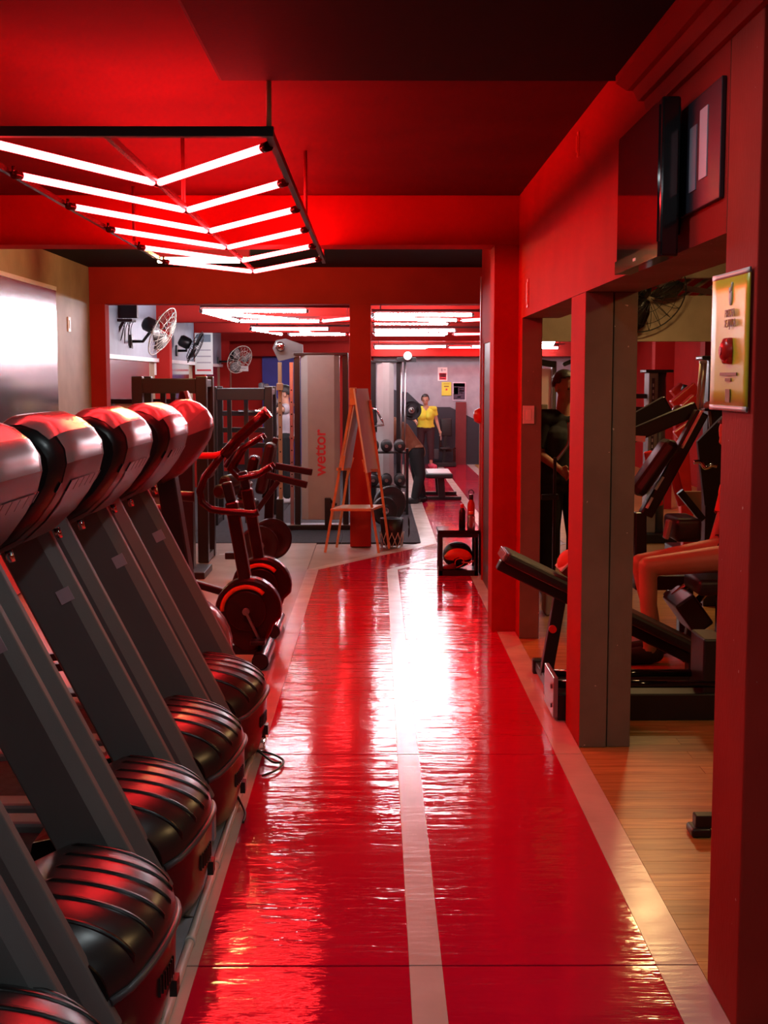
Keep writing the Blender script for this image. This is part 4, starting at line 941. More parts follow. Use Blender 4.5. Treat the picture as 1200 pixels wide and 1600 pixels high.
def fan(name, label, base, head, axis, R=.26, mat='black_plastic', cage='wire_white', blades=True):
    base, head, ax = Vector(base), Vector(head), Vector(axis).normalized()
    t = thing(name, label, 'fan', tuple(base))
    obj('wall_plate', MB().obox(base, (.03, .12, .16)), mat, t, .01)
    obj('arm', MB().tube([base, base + Vector((.14, 0, .0)), head - ax * .10 - Vector((0, 0, .05)), head - ax * .1], .018, 10), mat, t)
    obj('motor', MB().lathe([(0, -.2), (.06, -.2), (.085, -.17), (.085, -.06), (.06, -.02), (0, -.02)], head, ax, 20), mat, t)
    u = ax.orthogonal().normalized(); v = ax.cross(u)
    cg = MB()
    c = obj('cage', MB().tube([head + ax * .05 + R * (math.cos(a) * u + math.sin(a) * v) for a in [2 * PI * k / 32 for k in range(32)]], .006, 6, True), cage, t)
    for rr, off in ((R * .35, .12), (R * .7, .105)):
        obj('cage_ring', MB().tube([head + ax * off + rr * (math.cos(a) * u + math.sin(a) * v) for a in [2 * PI * k / 28 for k in range(28)]], .003, 5, True), cage, c)
    for k in range(20):
        a = 2 * PI * k / 20; d = math.cos(a) * u + math.sin(a) * v
        obj('cage_wire', MB().tube([head + ax * .125 + d * .04, head + ax * .12 + d * R * .45, head + ax * .10 + d * R * .75, head + ax * .05 + d * R, head - ax * .005 + d * R * .7, head - ax * .01 + d * .09], .0028, 4), cage, c)
    for k in range(3):
        a = 2 * PI * k / 3 + .4; d = math.cos(a) * u + math.sin(a) * v; e = ax.cross(d)
        obj('blade', MB().loft([[head + ax * (.05 + .03 * s2) + d * r + e * (w * s2) + ax * th for s2, th in ((-1, 0), (0, .004), (1, 0), (0, -.004))] for r, w in ((.03, .03), (R * .4, .09), (R * .75, .10), (R * .92, .05))]), 'silver_plastic' if cage == 'wire_white' else mat, t)
    return t
p = at(203, 533, X=-2.92); h = at(248, 515, Y=p.y - .2)
fan('wall_fan', 'pale caged wall fan on the bay beside the monitor', (XL + .045, p.y, at(203, 533, X=-2.9).z), (h.x, h.y, h.z), (.9, -.18, -.45), .30)
p = at(275, 548, X=-2.92); h = at(300, 540, Y=p.y - .1)
fan('wall_fan', 'dark caged wall fan on the second bay of the left wall', (XL + .045, p.y, p.z), (h.x, h.y, h.z), (.9, .1, -.45), .25, cage='wire_black')
p = at(340, 565, X=-2.92); h = at(372, 560, Y=p.y - .2)
fan('wall_fan', 'small grey wall fan near the blue door', (XL + .045, p.y, p.z), (h.x, h.y, h.z), (.6, -.6, -.4), .27, cage='wire_white')
# banners hanging on the left pilasters
def banner(label, x0, y0, x1, y1, Y, blocks):
    a, b = at(x0, y1, Y=Y), at(x1, y0, Y=Y); t = thing('wall_banner', label, 'banner', ((a.x + b.x) / 2, Y, a.z))
    obj('sheet', MB().box(a.x, b.x, Y, Y + .008, a.z, b.z), 'paper_white', t)
    for v0, v1, m in blocks: obj('print_line', MB().box(a.x + .03, b.x - .03, Y - .003, Y + .001, b.z + (a.z - b.z) * v1, b.z + (a.z - b.z) * v0), m, t)
banner('narrow white banner with print on the red pilaster past the pale fan', 234, 557, 244, 586, 17.55, ((.1, .15, 'print_grey'), (.25, .3, 'print_grey'), (.45, .5, 'print_grey'), (.6, .65, 'print_grey'), (.8, .85, 'print_grey')))
banner('white banner low on the red pilaster behind the rack', 305, 520, 332, 585, 21.1, ((.04, .22, 'blue_grey_wall'), (.4, .43, 'print_grey'), (.55, .58, 'print_grey'), (.7, .73, 'print_grey'), (.88, .92, 'print_red')))
banner('small white card under the far wall fan', 373, 572, 388, 580, 24.8, ((.3, .5, 'print_grey'),))

# ================================================================ SIDE ROOM
fanp = at(1012, 458, Y=11.7)
fan('wall_fan', 'black caged fan in front of the beige header wall', (2.30, 11.95, fanp.z), (fanp.x - .02, 11.7, fanp.z), (.25, -1, -.6), .36, cage='wire_black')
# sit-up bench sticking out of the opening
sb = thing('situp_bench', 'black decline sit-up bench sloping down from the runway into the side room', 'bench', (1.3, 7.45, 0))
Yb = 7.42
a, b = at(790, 858, Y=Yb), at(1106, 1012, Y=Yb); d = (b - a).normalized(); nrm = Vector((-d.z, 0, d.x)) * (1 if d.x > 0 else -1)
obj('pad', MB().beam(a - nrm * .03, b - nrm * .03, .34, .065, (0, 0, 1)), 'black_vinyl', sb, .02)
obj('spine', MB().beam(a - nrm * .095 + d * .0, b - nrm * .10, .09, .06, (0, 0, 1)), 'black_steel', sb, .008)
obj('pad_end_cap', MB().obox(a - nrm * .03 - d * .004, (.012, .30, .05), (0, math.atan2(-d.z, d.x), 0)), 'silver_plastic', sb, .003)
l0, l1 = at(876, 925, Y=Yb), at(853, 1032, Y=Yb)
pst = obj('post', MB().beam(l0, (l1.x, Yb, .05), .07, .07, (0, 1, 0)), 'black_steel', sb, .006)
obj('adjust_knob', MB().cyl((l1.x + .03, Yb - .035, .33), (l1.x + .03, Yb - .06, .33), .022), 'red_steel', pst)
obj('floor_bar', MB().box(l1.x - .03, l1.x + .03, Yb - .28, Yb + .28, .02, .075), 'black_steel', sb, .006)
for s in (-1, 1): obj('foot_cap', MB().box(l1.x - .045, l1.x + .085, Yb + s * .28 - .03, Yb + s * .28 + .03, .0, .09), 'black_plastic', sb, .01)
obj('floor_beam', MB().box(l1.x, b.x, Yb - .035, Yb + .035, .02, .08), 'black_steel', sb, .006)
obj('rear_post', MB().box(b.x - .12, b.x - .03, Yb - .05, Yb + .05, .0, b.z - .08), 'black_steel', sb, .006)
bgp = at(884, 905, Y=Yb)
tw = thing('folded_shirt', 'folded red shirt with pale stripes lying on the sit-up bench', 'shirt', (bgp.x, Yb, bgp.z))
c = a.lerp(b, .30) + nrm * .03
obj('cloth', MB().ball(c + nrm * .07, (.10, .13, .085), 16, 12), 'cloth_orange', tw)
obj('stripe', MB().beam(c - d * .07 + nrm * .0, c - d * .03 + nrm * .12, .012, .24, (0, 1, 0)), 'cloth_white', tw, .004)
# low platform machine base just behind the column
pb_ = thing('glute_machine', 'long low black machine with chrome slide rails behind the grey column', 'exercise machine', (1.4, 6.75, 0))
obj('body', MB().box(.93, 1.80, 6.60, 6.92, .0, .14), 'black_steel', pb_, .008)
for y in (6.63, 6.88): obj('slide_rail', MB().cyl((.93, y, .185), (1.75, y, .185), .02), 'black_gloss', pb_)
obj('end_plate', MB().box(.905, .93, 6.58, 6.94, .02, .23), 'silver_plastic', pb_, .004)
obj('rear_upright', MB().box(1.68, 1.80, 6.62, 6.9, .0, .42), 'black_steel', pb_, .01)
for z in (.07, .17): obj('bolt', MB().cyl((.900, 6.65, z), (.906, 6.65, z), .012), 'black_plastic', pb_)
# foot of the machine hidden behind the entrance column
q = at(1092, 1303, Z=0)
ft = thing('multi_gym', 'black machine showing a rubber footed leg past the entrance column', 'exercise machine', (q.x + .3, q.y, 0))
obj('foot_cap', MB().rbox(q.x - .04, q.x + .04, q.y - .05, q.y + .05, 0, .035, .012), 'black_plastic', ft)
obj('leg', MB().box(q.x - .02, q.x + .6, q.y - .03, q.y + .03, .03, .08), 'black_steel', ft, .006)
obj('post', MB().box(q.x + .5, q.x + .6, q.y - .04, q.y + .04, .0, 1.2), 'black_steel', ft, .006)
# leg press machine with long rails and pads
lp = thing('leg_press', 'black leg press with slanted chrome rails and big pads in the side room', 'weight machine', (2.3, 9.0, 0))
R_ = lambda x, y, Y: at(x, y, Y=Y)
for dy in (0, .35):
    obj('rail', MB().cyl(R_(1052, 932, 8.4 + dy), R_(1150, 850, 8.4 + dy), .022), 'chrome', lp)
    obj('rail', MB().cyl(R_(1088, 940, 8.3 + dy), R_(1150, 880, 8.3 + dy), .022), 'chrome', lp)
obj('carriage', MB().beam(R_(1058, 930, 8.3), R_(1090, 975, 8.3), .14, .4, (0, 1, 0)), 'black_steel', lp, .015)
obj('strut', MB().beam(R_(1040, 925, 8.5), R_(1062, 945, 8.5), .05, .05).beam(R_(1088, 940, 8.3), R_(1075, 1010, 8.3), .07, .07), 'black_steel', lp, .01)
obj('back_pad', MB().beam(R_(991, 772, 8.9), R_(1050, 688, 8.9), .10, .26, (0, 1, 0)), 'black_vinyl', lp, .045)
obj('back_frame', MB().beam(R_(1008, 805, 9.0), R_(1096, 644, 9.0), .09, .10, (0, 1, 0)), 'black_steel', lp, .01)
for q0, q1 in (((1065, 700), (1096, 642)), ((1024, 765), (1036, 745)), ((1010, 794), (1019, 777))): obj('edge_strip', MB().beam(R_(*q0, 8.94), R_(*q1, 8.94), .012, .05, (0, 1, 0)), 'white_plastic', lp)
obj('top_arm', MB().beam(R_(985, 682, 9.2), R_(1088, 638, 9.2), .08, .10), 'black_steel', lp, .01)
obj('top_arm', MB().beam(R_(980, 668, 9.6), R_(1044, 632, 9.6), .08, .14), 'black_steel', lp, .01)
obj('counter_plate', MB().beam(R_(993, 685, 9.15), R_(1008, 686, 9.15), .02, .04), 'white_plastic', lp)
obj('base', MB().beam(R_(985, 905, 8.9), R_(1130, 905, 8.9), .35, .10), 'black_steel', lp, .01)
obj('post', MB().beam(R_(1000, 800, 9.0), R_(1000, 905, 9.0), .08, .08).beam(R_(1070, 860, 9.0), R_(1070, 1000, 9.0), .10, .10), 'black_steel', lp, .01)
obj('seat_pad', MB().rbox(R_(1046, 815, 8.6).x, R_(1086, 815, 8.6).x, 8.4, 8.8, R_(1046, 842, 8.6).z, R_(1046, 806, 8.6).z, .03), 'black_vinyl', lp)
obj('seat_edge', MB().beam(R_(1040, 842, 8.38), R_(1046, 812, 8.38), .03, .08, (0, 1, 0)), 'silver_plastic', lp, .01)
obj('hook_bar', MB().tube(spl([R_(1084, 722, 8.9), R_(1094, 722, 8.9), R_(1102, 731, 8.9), R_(1112, 727, 8.9), R_(1120, 728, 8.9)]), .014), 'chrome', lp)
obj('guard', MB().xz([(R_(1064, 768, 9.4).x, R_(1064, 768, 9.4).z), (R_(1096, 768, 9.4).x, R_(1096, 768, 9.4).z), (R_(1096, 808, 9.4).x, R_(1096, 808, 9.4).z)], 9.4, 9.44), 'wire_tan', lp)
obj('guard_edge', MB().beam(R_(1062, 768, 9.36), R_(1098, 812, 9.36), .05, .05, (0, 1, 0)), 'black_steel', lp)
# weight stack tower of the side room
ws = thing('weight_stack', 'silver and charcoal weight stack tower before the far red column', 'weight machine', tuple(at(1027, 700, Y=14.0)[:2]) + (0,))
a, b, c = at(1010, 582, Y=14.0), at(1029, 582, Y=14.0), at(1046, 582, Y=14.0)
obj('shroud', MB().box(a.x + .03, b.x, 14.0, 14.25, .1, a.z), 'silver_plastic', ws, .01)
obj('stack_window', MB().box(a.x + .06, b.x - .04, 13.99, 14.0, .9, a.z - .06), 'print_dark', ws)
for k in range(12): obj('weight_mark', MB().box(a.x + .068, b.x - .048, 13.985, 13.99, .95 + k * .065, .985 + k * .065), 'print_grey', ws)
obj('side_shroud', MB().cyl(((b.x + c.x) / 2, 14.14, .1), ((b.x + c.x) / 2, 14.14, a.z + .01), (c.x - b.x) / 2, seg=24), 'tower_grey', ws)
obj('top_cap', MB().box(a.x - .01, c.x + .04, 13.97, 14.28, a.z, a.z + .03), 'black_steel', ws, .005)
obj('base', MB().box(a.x - .1, c.x + .1, 13.9, 14.4, .0, .1), 'black_steel', ws, .01)
obj('arm', MB().box(a.x - .5, a.x + .03, 14.1, 14.16, 1.54, 1.59).box(a.x - .5, a.x + .03, 14.1, 14.16, 1.40, 1.45), 'black_steel', ws, .006)
# red lever machines
rm = thing('lever_press', 'red plate loaded lever press with stacked red arms beside the weight stack tower', 'weight machine', tuple(at(1075, 700, Y=12.9)[:2]) + (0,))
for x0, y0, x1, y1, Y in ((1052, 618, 1068, 604, 13.3), (1052, 634, 1088, 604, 12.9), (1068, 640, 1088, 622, 12.7)):
    obj('arm', MB().beam(at(x0, y0, Y=Y), at(x1, y1, Y=Y), .12, .11, (0, 0, 1)), 'red_steel', rm, .012)
obj('grip', MB().cyl(at(1070, 612, Y=13.1), at(1074, 603, Y=13.1), .045), 'dark_navy', rm)
c = at(1060, 642, Y=12.6); obj('plate_disc', MB().cyl(c, c + Vector((0, .05, 0)), .055, seg=24), 'deep_red_paint', rm, .008)
obj('frame', MB().beam(at(1062, 650, Y=12.9), Vector((at(1080, 700, Y=12.9).x, 12.9, .01)), .12, .12).beam(at(1055, 680, Y=12.6), at(1082, 660, Y=12.6), .08, .08), 'red_steel', rm, .012)
for q0, q1, Y in (((1012, 705), (1030, 790), 10.6), ((1052, 735), (1066, 790), 10.2)): obj('brace', MB().beam(at(*q0, Y=Y), at(*q1, Y=Y), .07, .05, (0, 1, 0)), 'red_steel', rm, .01)
obj('base', MB().box(at(1052, 700, Y=12.9).x, at(1110, 700, Y=12.9).x, 12.7, 13.2, .0, .1), 'black_steel', rm, .01)
# cable post with pale rods
cp = thing('cable_post', 'black cable machine with two pale guide rods beside the help sign column', 'weight machine', tuple(at(1105, 700, Y=10.0)[:2]) + (0,))
a, b = at(1096, 556, Y=10.0), at(1120, 556, Y=10.0)
obj('frame', MB().box(a.x + .06, b.x + .3, 10.0, 10.15, .0, a.z).box(a.x, b.x + .3, 9.97, 10.18, a.z - .03, a.z), 'black_steel', cp, .008)
for x0, x1 in ((1096, 1090), (1102, 1096)):
    obj('guide_rod', MB().cyl(at(x0, 566, Y=9.9), at(x1, 640, Y=9.9), .014), 'wire_white', cp)
obj('rod_cap', MB().beam(at(1093, 566, Y=9.9), at(1104, 565, Y=9.9), .03, .02), 'white_plastic', cp)
obj('weight_pad', MB().ball(at(1110, 634, Y=9.85), (.05, .06, .035)), 'white_plastic', cp)
obj('tray', MB().box(at(1096, 640, Y=9.8).x, at(1125, 640, Y=9.8).x, 9.7, 9.9, at(1100, 642, Y=9.8).z, at(1100, 638, Y=9.8).z), 'black_gloss', cp, .004)
obj('slat', MB().beam(at(1108, 640, Y=9.9), at(1113, 700, Y=9.9), .02, .02).beam(at(1118, 560, Y=9.9), at(1114, 605, Y=9.9), .02, .02), 'dull_steel', cp)
obj('side_cover', MB().xz([(at(1090, 690, Y=9.6).x, at(1090, 690, Y=9.6).z), (at(1130, 640, Y=9.6).x, at(1130, 650, Y=9.6).z), (at(1130, 640, Y=9.6).x, at(1130, 800, Y=9.6).z), (at(1105, 640, Y=9.6).x, at(1105, 790, Y=9.6).z)], 9.6, 9.65), 'black_steel', cp)
# machine around the standing man
ml = thing('lat_tower', 'white shrouded lat tower behind the head of the person in black', 'weight machine', tuple(at(856, 800, Y=12.9)[:2]) + (0,))
mm = thing('pulldown_machine', 'tall pulldown machine with grey weight stack beside the man in black', 'weight machine', tuple(at(856, 800, Y=11.2)[:2]) + (0,))
a, b = at(846, 580, Y=13.0), at(872, 566, Y=13.0)
obj('white_shroud', MB().box(at(843, 640, Y=12.9).x, at(861, 640, Y=12.9).x, 12.9, 13.1, .8, at(850, 576, Y=12.9).z), 'white_plastic', ml, .01)
obj('base', MB().box(at(843, 640, Y=12.9).x, at(875, 640, Y=12.9).x, 12.75, 13.2, 0, .8), 'black_steel', ml, .01)
obj('post', MB().box(at(862, 640, Y=12.8).x, at(869, 640, Y=12.8).x, 12.8, 12.9, .0, at(862, 564, Y=12.8).z), 'tower_grey', ml, .01)
obj('top_beam', MB().beam(at(843, 566, Y=12.7), at(868, 570, Y=12.7), .08, .06).beam(at(880, 570, Y=12.6), at(898, 562, Y=12.6), .06, .04), 'black_steel', ml, .008)
obj('stack_cover', MB().box(at(846, 640, Y=10.9).x, at(850, 640, Y=10.9).x + .03, 10.9, 11.05, .3, at(850, 632, Y=10.9).z), 'olive_paint', mm, .006)
obj('stack_window', MB().box(at(849, 640, Y=10.85).x, at(854, 640, Y=10.85).x, 10.85, 10.9, at(850, 708, Y=10.85).z, at(850, 640, Y=10.85).z), 'black_gloss', mm, .004)
obj('handle', MB().tube([at(845, 665, Y=10.7), at(847, 680, Y=10.7), at(847, 735, Y=10.7), at(844, 748, Y=10.7)], .012), 'wire_tan', mm)
mc = thing('cable_stand', 'thin black cable stand with a steel hook in front of the person in black', 'stand', tuple(at(868, 800, Y=9.75)[:2]) + (0,))
obj('frame', MB().box(at(866, 700, Y=9.75).x, at(870, 700, Y=9.75).x, 9.75, 9.80, .0, at(866, 715, Y=9.75).z).beam(at(846, 777, Y=9.77), at(872, 776, Y=9.77), .05, .04), 'black_steel', mc, .005)
obj('hook', MB().tube(spl([at(889, 660, Y=9.78), at(889, 690, Y=9.78), at(880, 706, Y=9.78), at(870, 718, Y=9.78)]), .012), 'dull_steel', mc)
obj('base', MB().box(at(843, 700, Y=11).x, at(880, 700, Y=11).x, 10.8, 11.3, .0, .08), 'black_steel', mm, .008)
single('shoe_pair_box', MB().rbox(at(853, 900, Y=9.6).x, at(862, 900, Y=9.6).x + .02, 9.6, 9.85, .0, .26, .02), 'cloth_white', 'pale bag standing on the wooden floor behind the light switch jamb', 'bag')
# ================================================================ PEOPLE
import numpy as np
def person(label, base, J, k, face, skin, hairmat, garments, hair_low=.0, vox=.010, female=False, eyes=True):
    """J: joints in metres relative to base; k: body scale (1 = 1.75 m tall); face: direction the head looks"""
    J = {n: Vector(p) for n, p in J.items()}
    fw = Vector(face).normalized(); upv = (J['head'] - J['neck']).normalized(); sdv = fw.cross(upv).normalized(); fw = upv.cross(sdv).normalized()
    m = MB(); bones = []
    def cap(a, b, ra, rb, tg):
        a, b = Vector(a), Vector(b); m.capsule(a, b, ra * k, rb * k); bones.append((a, b, ra * k, rb * k, tg))
    P, C, N, H = J['pelvis'], J['chest'], J['neck'], J['head']
    sh = J['shL'] - J['shR']; sx = sh.normalized()
    hw = .085 * k
    cap(P - sx * hw, P + sx * hw, .105, .105, 'pelvis')
    waist = P.lerp(C, .5)
    cap(P - sx * .05 * k, waist - sx * .05 * k, .11, .105 if not female else .11, 'torso'); cap(P + sx * .05 * k, waist + sx * .05 * k, .11, .105 if not female else .11, 'torso')
    cap(waist - sx * .055 * k, C - sx * .075 * k, .105, .115, 'torso'); cap(waist + sx * .055 * k, C + sx * .075 * k, .105, .115, 'torso')
    cap(C - sx * .075 * k, C.lerp(N, .75) - sx * .03 * k, .105, .05, 'torso'); cap(C + sx * .075 * k, C.lerp(N, .75) + sx * .03 * k, .105, .05, 'torso')
    cap(J['shL'], J['shR'], .062, .062, 'torso')
    if female:
        for s in (-1, 1): cap(C + sx * s * .07 * k + fw * .07 * k - Vector((0, 0, .03)), C + sx * s * .07 * k + fw * .08 * k - Vector((0, 0, .05)), .07, .07, 'torso')
    cap(N - upv * .04 * k, N.lerp(H, .6), .058, .052, 'neck')
    # head: skull, jaw, nose, ears
    hk = .115 * k
    Rm = Matrix((sdv, fw, upv)).transposed()
    def hb(c, r, tg='head'):
        cc = H + Rm @ (Vector(c) * k); m.ball(cc, [q * k for q in r], 18, 12, Rm); bones.append((cc, cc, max(r) * k, max(r) * k, tg))
    hb((0, -.005, .035), (.078, .098, .098)); hb((0, .022, -.045), (.060, .066, .075)); hb((0, .045, -.075), (.036, .036, .034))
    hb((0, .092, -.012), (.012, .018, .022)); hb((0, .080, .022), (.045, .016, .012)); hb((0, .083, -.052), (.026, .012, .012))
    for s in (-1, 1): hb((s * .080, -.005, -.005), (.010, .020, .030))
    for S_ in 'LR':
        s = 1 if S_ == 'L' else -1
        cap(J['sh' + S_], J['el' + S_], .052, .042, 'upper_arm'); cap(J['el' + S_], J['wr' + S_], .042, .027, 'forearm')
        hip, kn, an = J['hip' + S_], J['kn' + S_], J['an' + S_]
        cap(hip, kn, .092, .060, 'thigh'); cap(kn, kn.lerp(an, .35), .058, .056, 'shin'); cap(kn.lerp(an, .35), an, .056, .036, 'shin')
        toe = J['toe' + S_]; cap(an - Vector((0, 0, .03 * k)), toe, .040, .034, 'foot'); cap(an - Vector((0, 0, .035 * k)), an - (toe - an) * .25 - Vector((0, 0, .04 * k)), .038, .034, 'foot')
        # hand: palm, four fingers with a knuckle bend, thumb from the side of the palm
        w = J['wr' + S_]; d = (w - J['el' + S_]).normalized(); pn = d.cross(Vector((0, 0, 1)))
        pn = pn.normalized() if pn.length > .1 else sx.copy(); lat = d.cross(pn).normalized()
        cap(w, w + d * .05 * k, .026, .030, 'hand'); 
        for q in (-1, 1): cap(w + d * .03 * k + lat * q * .018 * k, w + d * .085 * k + lat * q * .022 * k, .016, .014, 'hand')
        for i, ln in enumerate((.066, .078, .073, .055)):
            b0 = w + d * .085 * k + lat * (-.030 + .020 * i) * k; b1 = b0 + (d * .92 + pn * .3).normalized() * ln * .5 * k; b2 = b1 + (d * .6 + pn * .8).normalized() * ln * .5 * k
            cap(b0, b1, .0095, .009, 'hand'); cap(b1, b2, .009, .0075, 'hand')
        t0 = w + d * .03 * k - lat * .026 * k; t1 = t0 + (d * .6 - lat * .8).normalized() * .035 * k; t2 = t1 + (d * .9 + pn * .3).normalized() * .03 * k
        cap(t0, t1, .012, .011, 'hand'); cap(t1, t2, .011, .009, 'hand')
    # one continuous body
    me = mesh_of(m, 'body_raw'); tmp = bpy.data.objects.new('body_raw', me); COL.objects.link(tmp)
    rm = tmp.modifiers.new('remesh', 'REMESH'); rm.mode = 'VOXEL'; rm.voxel_size = vox; rm.use_smooth_shade = True
    sm = tmp.modifiers.new('smooth', 'SMOOTH'); sm.factor = .5; sm.iterations = 3
    dg = bpy.context.evaluated_depsgraph_get(); ev = tmp.evaluated_get(dg)
    bme = bpy.data.meshes.new_from_object(ev); COL.objects.unlink(tmp); bpy.data.objects.remove(tmp)
    root = thing('person', label, 'person', base)
    bme.materials.clear(); bme.materials.append(MATS[skin]); bme.name = 'body'
    bo = bpy.data.objects.new('body', bme); COL.objects.link(bo); bo.parent = root; LOC[bo.name] = Vector(base)
    nv, nf = len(bme.vertices), len(bme.polygons)
    co = np.empty(nv * 3); bme.vertices.foreach_get('co', co); co = co.reshape(-1, 3)
    vn = np.array([v.normal[:] for v in bme.vertices]).reshape(-1, 3)
    fc = np.array([p.center[:] for p in bme.polygons])
    best = np.full(nf, 1e9); tg = np.zeros(nf, int); tn = np.zeros(nf); names = []
    for a, b, ra, rb, t_ in bones:
        if t_ not in names: names.append(t_)
        a_, b_ = np.array(a), np.array(b); ab = b_ - a_; L2 = ab @ ab
        u = np.clip(((fc - a_) @ ab) / L2, 0, 1) if L2 > 1e-9 else np.zeros(nf)
        d = np.linalg.norm(fc - (a_ + u[:, None] * ab), axis=1) - (ra + (rb - ra) * u)
        q = d < best; best[q] = d[q]; tg[q] = names.index(t_); tn[q] = u[q]
    tagn = np.array(names)[tg]
    polys = [list(p.vertices) for p in bme.polygons]
    def garment(nm, mask, off, mat):
        ids = np.nonzero(mask)[0]
        if len(ids) == 0: return
        used = {}; vs = []; fs = []
        for i in ids:
            f = []
            for v in polys[i]:
                if v not in used: used[v] = len(vs); vs.append(tuple(co[v] + vn[v] * off))
                f.append(used[v])
            fs.append(f)
        g = bpy.data.meshes.new(nm); g.from_pydata(vs, [], fs); g.polygons.foreach_set('use_smooth', [True] * len(fs)); g.materials.append(MATS[mat])
        o = bpy.data.objects.new(nm, g); COL.objects.link(o); o.parent = root
        so = o.modifiers.new('thickness', 'SOLIDIFY'); so.thickness = .006; so.offset = 1
        return o
    ctx = dict(tag=tagn, u=tn, c=fc, J=J, np=np)
    for nm, fn, off, mat in garments:
        mk = fn(tagn, tn, fc)
        if nm in ('shoe', 'sneaker'):
            mid = (np.array(J['anL']) + np.array(J['anR'])) / 2; ax = np.array(J['anL']) - mid; sd = (fc - mid) @ ax
            garment(nm, mk & (sd > 0), off, mat); garment(nm, mk & (sd <= 0), off, mat)
        else: garment(nm, mk, off, mat)
    Hn, fa, ua, sa = np.array(H), np.array(fw), np.array(upv), np.array(sdv)
    rel = (fc - Hn) / k; hz, hy = rel @ ua, rel @ fa
    garment('hair', (tagn == 'head') & ((hz > .075 - .0 + np.clip(hy, -1, .1) * .25) | ((hy < -.02) & (hz > hair_low)) | ((hy < .03) & (hz > .035 + hair_low))), .010, hairmat)
    if eyes:
        for s in (-1, 1):
            c = H + Rm @ (Vector((s * .032, .083, .006)) * k); obj('eye', MB().ball(c + Vector(base), (.012 * k, .008 * k, .006 * k), 10, 6, Rm), 'black_gloss', root)
        obj('mouth', MB().ball(H + Rm @ (Vector((0, .094, -.052)) * k) + Vector(base), (.022 * k, .005 * k, .005 * k), 10, 6, Rm), 'print_red', root)
    return root
def isin(t, *n): return np.isin(t, n)
V = Vector
# --- woman in a yellow shirt at the far wall
wb = at(665, 731, Z=0); k = .84
J = dict(pelvis=(0, 0, .80), chest=(0, -.01, 1.07), neck=(0, -.02, 1.21), head=(-.01, -.04, 1.335),
         shL=(.155, 0, 1.16), shR=(-.155, 0, 1.16), elL=(.215, .03, .93), wrL=(.27, -.04, .74), elR=(-.235, -.03, .96), wrR=(-.19, -.24, .90),
         hipL=(.085, 0, .77), hipR=(-.085, 0, .77), knL=(.10, -.03, .41), knR=(-.10, .02, .41), anL=(.11, 0, .075), anR=(-.12, .06, .075), toeL=(.18, -.12, .03), toeR=(-.15, -.08, .03))
person('person in a yellow V-neck shirt, dark leggings and pink sneakers before the grey poster wall', tuple(wb), J, k, (-.05, -1, -.05), 'skin', 'hair',
    [('shirt', lambda t, u, c: (isin(t, 'torso', 'pelvis') & (c[:, 2] > .80) & ~((c[:, 2] > 1.20) | ((c[:, 2] > 1.10 + abs(c[:, 0]) * 1.6) & (c[:, 1] < -.03)))) | (isin(t, 'upper_arm') & (u < .55)), .014, 'cloth_yellow'),
     ('leggings', lambda t, u, c: (isin(t, 'torso', 'pelvis') & (c[:, 2] <= .80)) | isin(t, 'thigh') | (isin(t, 'shin') & (c[:, 2] > .16)), .010, 'cloth_maroon'),
     ('sneaker', lambda t, u, c: isin(t, 'foot') & (c[:, 2] < .12), .012, 'shoe_pink')], -.02, .010, True)
# --- person bending over towards the grey tower
bb = at(654, 786, Z=0); bb.z = 0
sh = at(618, 662, Y=bb.y) - bb; hp = at(650, 706, Y=bb.y) - bb
J = dict(pelvis=hp, chest=hp.lerp(sh, .72), neck=sh + V((-.06, 0, .0)), head=sh + V((-.18, 0, -.03)),
         shL=sh + V((.02, .15, -.02)), shR=sh + V((.02, -.15, -.02)), elL=sh + V((-.10, .16, -.24)), wrL=sh + V((-.22, .10, -.40)), elR=sh + V((-.08, -.18, -.22)), wrR=sh + V((-.2, -.12, -.38)),
         hipL=hp + V((.0, .09, -.03)), hipR=hp + V((0, -.09, -.03)), knL=V((-.02, .12, .40)), knR=V((.02, -.10, .40)), anL=V((.06, .14, .075)), anR=V((-.06, -.10, .075)), toeL=V((-.08, .14, .03)), toeR=V((-.2, -.1, .03)))
person('person in a brown shirt and black trousers bending over beside the grey weight tower', tuple(bb), J, .9, (-.9, 0, -.5), 'skin', 'hair',
    [('shirt', lambda t, u, c: (isin(t, 'torso', 'upper_arm', 'neck')) | (isin(t, 'pelvis') & (c[:, 2] > hp.z + .05)), .03, 'cloth_brown'),
     ('trousers', lambda t, u, c: (isin(t, 'pelvis') & (c[:, 2] <= hp.z + .08)) | isin(t, 'thigh', 'shin'), .018, 'cloth_black'),
     ('shoe', lambda t, u, c: isin(t, 'foot'), .012, 'black_plastic')])
